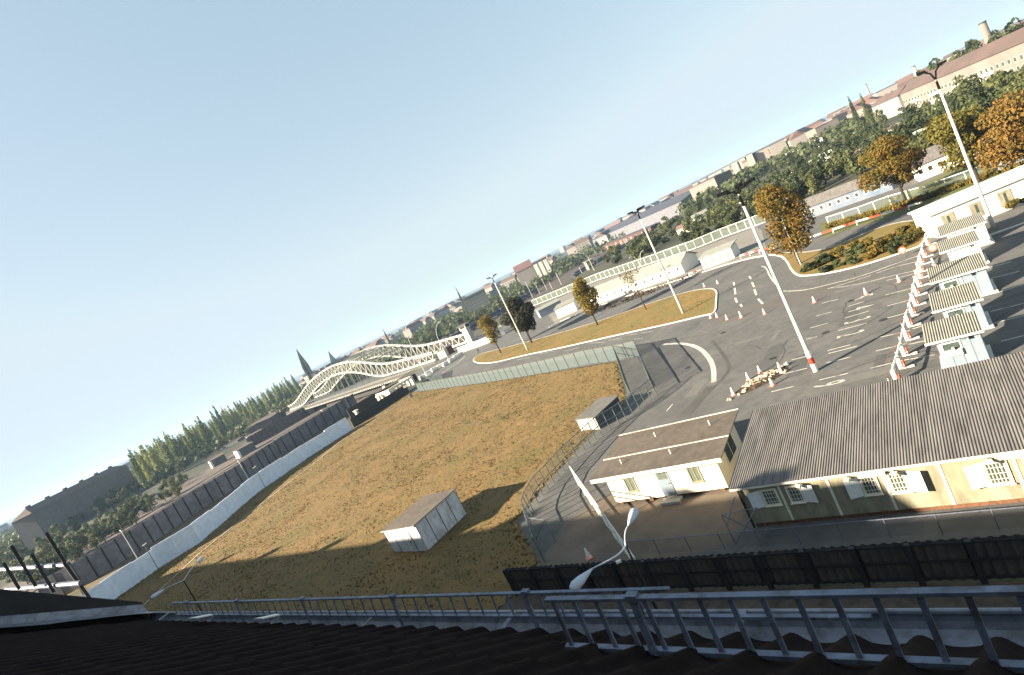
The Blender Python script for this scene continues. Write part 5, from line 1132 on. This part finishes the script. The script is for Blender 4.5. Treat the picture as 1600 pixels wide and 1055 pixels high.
# white gable row and mid distance buildings
for i, q in enumerate([(1082, 290), (1095, 284), (1107, 278), (1119, 272), (1131, 266), (1143, 260), (1155, 254), (1167, 249)]):
    p = far(*q, 760-i*14); p.z = -1; D = ray(*q); d = Vector((D.y, -D.x, 0)).normalized()
    building('gabled_house', 'white gabled house end in the far row, %s from the left' % ORD[i], 'house', p, p+d*6.2, 22, 17.5+i*.3, K['whiteblock'], K['brownroof'], 'flat', .5, .3, 'white gabled row beyond the allotments', 0)
def bpx(lab, name, a, c, top_, dist0, dist1, depth, wall, roof, rt='gable', rise=3.0, wins=None):
    p0, p1 = far(*a, dist0), far(*c, dist1); D = ray(*top_); h = H+D.z*dist0/math.hypot(D.x, D.y)
    p0.z = p1.z = -1; return building(name, lab, 'building', p0, p1, depth, h+1, wall, roof, rt, rise, .4, None, -1, wins)
bpx('pale building with dark windows and dark roof below the white gabled row', 'office_building', (1080, 304), (1121, 290), (1076, 296), 560, 520, 16, K['paleblock'], K['greyroof'], 'flat', .6, (9, [5, 8.5, 12], 1.8, 1.6, K['dark']))
bpx('white square block above the allotments, right of the gabled row', 'tower_block', (1263, 221), (1278, 213), (1260, 207), 620, 600, 20, K['paleblock'], K['lightroof'], 'flat', .4)
bpx('grey pink block at the tree edge right of the white square block', 'tower_block', (1290, 210), (1306, 200), (1286, 192), 700, 690, 20, K['citywall'], K['brownroof'], 'flat', .4, (3, [4, 8, 12], 2, 2, K['glass']))
bpx('long low white wall like building running behind the allotment trees', 'low_building', (1208, 258), (1325, 198), (1207, 250), 560, 540, 10, K['white'], K['lightroof'], 'flat', .3)
# long grey halls along the tracks
ph0, ph1 = at(884, 418, -6), at(1041, 357, -6)
def hallb(lab, a, c, h, depth, roof, wall=None):
    o, L = building('railway_hall', lab, 'hall', a, c, depth, h, wall or K['greyroof'], roof, 'gable', 6, .6, None, -6); b = MB(); b.add([(-.1, 0, 0), (-.1, depth, 0), (-.1, depth, h), (-.1, depth/2, h+5.8), (-.1, 0, h)], [(4, 3, 2, 1, 0)]); b.build('white_gable', K['cream'], o, False); return o
hallb('very long grey railway hall with cream gable end on the horizon', Vector((175, 900, -6)), Vector((205, 560, -6)), 14, 60, K['greyroof'], K['darkconc'])
building('brick_depot', 'row of red brick depot fronts before the long grey hall', 'building', Vector((132, 620, 0)), Vector((150, 500, 0)), 10, 7, mat('dull_brick', (.13, .06, .05), (.09, .045, .04), .3), K['greyroof'], 'flat', .5, .3, None, -6, (9, [2], 3, 3, K['dark']))
bpx('orange red roofed house on the horizon right of the grid facade block', 'house', (812, 440), (838, 428), (803, 428), 640, 640, 14, K['citywall'], K['redroof'], 'gable', 7)
bpx('building with three white vertical stripes on the horizon', 'factory', (838, 428), (862, 420), (832, 412), 620, 620, 16, K['paleblock'], K['brownroof'], 'flat', .4, (3, [1.5], 15, 4, K['white']))
bpx('pale grey grid facade block on the horizon above the thin mast', 'tower_block', (735, 494), (768, 475), (722, 470), 560, 560, 9, K['aptwall'], K['greyroof'], 'flat', .4, (12, [2.5, 6, 9.5, 13, 16.5], 2, 1.7, K['glass']))
sb0, sb1 = at(928, 436, -6), at(938, 431, -6); building('signal_box', 'tan signal box tower beside the railway tracks behind the fence', 'signal box', sb0, sb1, 6, 11, K['ochre'], K['lightroof'], 'flat', .3, .8, None, -6, (2, [6.5], 2.2, 1.8, K['glass']))
# church spires
for q, d_, h_, lab in (((484, 585), 900, 62, 'thin dark church spire rising over the poplars left of the bridge'), ((522, 566), 1100, 42, 'small distant twin church tower left of the arch')):
    p = far(*q, d_); o = thing('church_tower', lab, 'church', Vector((p.x, p.y, -3))); b = MB(); b.box(-4, 4, -4, 4, 0, h_*.5); b.build('tower', K['greyroof'], o, False)
    b = MB(); b.add([(-4.3, -4.3, h_*.5), (4.3, -4.3, h_*.5), (4.3, 4.3, h_*.5), (-4.3, 4.3, h_*.5), (0, 0, h_)], [(0, 1, 4), (1, 2, 4), (2, 3, 4), (3, 0, 4), (3, 2, 1, 0)]); b.build('spire', K['greyroof'], o, False)
# trackside lamp poles
tp = [((320, 345), (350, 405)), ((425, 315), (470, 412)), ((478, 335), (507, 387)), ((555, 320), (590, 392)), ((595, 265), (637, 362)), ((725, 120), (746, 165)), ((722, 235), (752, 305)), ((765, 180), (830, 312)), ((962, 78), (988, 137)), ((510, 300), (545, 365)), ((1190, 10), (1215, 60)), ((1120, 30), (1150, 90))]
for i, (t_, b_) in enumerate(tp):
    q = z3(*b_); zz = -6; p = at(*q, zz); D = ray(*z3(*t_)); t = (p.x*D.x+p.y*D.y)/(D.x*D.x+D.y*D.y); h = max(5, H+D.z*t-zz)
    c = thing('track_lamp', 'pale slim lamp pole beside the railway yard, %s from the left' % ORD[i], 'lamp post', p, 0, 'lamp poles of the railway yard'); b = MB(); b.tube([(0, 0, 0), (0, 0, h)], .14, 6); b.build('pole', K['pole'], c, False); b = MB(); b.box(-.9, .9, -.15, .15, h, h+.25); b.build('lamp_head', K['galv'], c, False)
# ------------------------------------------------------------------ the city out to the horizon
hm = []
for k in range(8):
    r = random.Random(k+70); w_, d_, h_ = r.uniform(14, 34), r.uniform(11, 15), r.uniform(9, 16); b = MB(); b.box(-w_/2, w_/2, -d_/2, d_/2, -2, h_)
    if k % 3 != 2: b.add([(-w_/2, -d_/2, h_), (w_/2, -d_/2, h_), (w_/2, d_/2, h_), (-w_/2, d_/2, h_), (-w_/2, 0, h_+4.5), (w_/2, 0, h_+4.5)], [(0, 1, 5, 4), (2, 3, 4, 5), (0, 4, 3), (1, 2, 5)], 1)
    else: b.box(-w_/2-.3, w_/2+.3, -d_/2-.3, d_/2+.3, h_+.01, h_+.5, 1)
    for kk in range(int(w_/4)):
        for fl in range(int(h_/3.2)): x = -w_/2+2+kk*4; b.box(x-.7, x+.7, -d_/2-.08, -d_/2-.01, 1+fl*3.1, 2.6+fl*3.1, 2)
    o = b.build('house', [K['citywall'], (K['redroof'], K['brownroof'], K['greyroof'])[k % 3], K['glass']], None); hm.append(o.data); bpy.data.objects.remove(o)
rc = random.Random(33); cnt = 0; dirs = ['among the far rooftops', ]
while cnt < 250:
    x = rc.uniform(-60, 1640); dd = 520*(1/(1-rc.random()*.82))
    D = ray(x, 825-.497*x+3); k_ = dd/math.hypot(D.x, D.y); px_, py_ = D.x*k_, D.y*k_
    ed = float(edge_dist(px_, py_))
    if -12 < ed < 150 or (x < 470 and dd < 1400) or (x < 1000 and dd < 820) or (x > 1180 and dd < 640) or (1000 < x < 1180 and dd < 780): continue
    o = bpy.data.objects.new('house', hm[rc.randrange(8)]); C.objects.link(o); o.location = (px_, py_, float(zt(px_, py_))); o.rotation_euler = (0, 0, rc.choice([0, 1.57])+ROT+rc.uniform(-.25, .25)); s = 1+min(dd/2500, 1)*.5; o.scale = (s, s, s)
    tag(o, 'small hazy far house on the horizon '+zone(x, [(470, 'left of the bridge'), (700, 'above the bridge'), (820, 'above the thin mast'), (1000, 'above the long grass island'), (1180, 'left of the nearest mast'), (1400, 'above the golden tree'), (1700, 'behind the long pale block')]), 'house', 'distant houses along the horizon'); cnt += 1
# far woodland and street trees between the houses: one mass
r = np.random.RandomState(8); cl = []
while len(cl) < 1700:
    x = r.uniform(-80, 1680); dd = 480*(1/(1-r.rand()*.88)); D = ray(x, 825-.497*x+3); k_ = dd/math.hypot(D.x, D.y); px_, py_ = D.x*k_, D.y*k_; ed = float(edge_dist(px_, py_))
    if -8 < ed < 135 or (x > 1405 and dd < 520): continue
    cl.append((px_, py_, float(zt(px_, py_)), dd))
vv = []
for (x, y, z, dd) in cl:
    n = 46; s = 1+min(dd/3000, 1.2); d = r.normal(size=(n, 3)); d /= np.linalg.norm(d, axis=1)[:, None]; d[:, 2] = np.abs(d[:, 2])
    c = np.array([x, y, z+1])+d*np.array([6.5, 6.5, 7.5])*s*r.uniform(.55, 1.05, (n, 1)); a = r.normal(size=(n, 3)); a /= np.linalg.norm(a, axis=1)[:, None]; b_ = np.cross(a, d); sz = 1.5*s*r.uniform(.6, 1.3, (n, 1))
    vv.append(np.stack([c-a*sz, c-b_*sz, c+a*sz, c+b_*sz], 1).reshape(-1, 3))
vv = np.concatenate(vv); me = bpy.data.meshes.new('far_woodland'); me.from_pydata(vv.tolist(), [], np.arange(len(vv)).reshape(-1, 4).tolist()); me.materials.append(L_['green'])
o = bpy.data.objects.new('far_woodland', me); C.objects.link(o); tag(o, 'distant mass of trees between houses out to the horizon', 'woodland', kind='stuff')
# low far hills
for nm, az0, az1, dist, hh in (('hills', -58, 10, 6200, 62), ('hills', -15, 60, 7000, 45)):
    b = MB(); n = 60; vs = []
    for i in range(n+1):
        a = R(az0+(az1-az0)*i/n); e = math.sin(math.pi*i/n)**.5; h_ = hh*e*(.6+.4*mn.noise((i*.13, dist*.01, 0)))
        for dd_, z_ in ((dist-900, -8), (dist, h_), (dist+1500, -8)): vs.append((math.sin(a)*dd_, math.cos(a)*dd_, z_))
    b.add(vs, [f for i in range(n) for f in ((3*i, 3*i+3, 3*i+4, 3*i+1), (3*i+1, 3*i+4, 3*i+5, 3*i+2))]); struct(b.build(nm, K['ground'], None, True, True))
# ------------------------------------------------------------------ haze: one closed box round the whole scene
hz_ = MB(); hz_.box(-8600, 8600, -150, 8600, -9.5, 118); ho = hz_.build('haze', K['ground'], None); tag(ho, 'thin morning haze over the city', 'haze', kind='stuff')
hmat = bpy.data.materials.new('haze'); hmat.use_nodes = True; n = hmat.node_tree; n.nodes.clear(); ou = n.nodes.new('ShaderNodeOutputMaterial'); pv = n.nodes.new('ShaderNodeVolumePrincipled')
pv.inputs['Color'].default_value = (.45, .66, .95, 1); pv.inputs['Density'].default_value = .0001; pv.inputs['Anisotropy'].default_value = .1
n.links.new(pv.outputs[0], ou.inputs['Volume']); ho.data.materials.clear(); ho.data.materials.append(hmat)
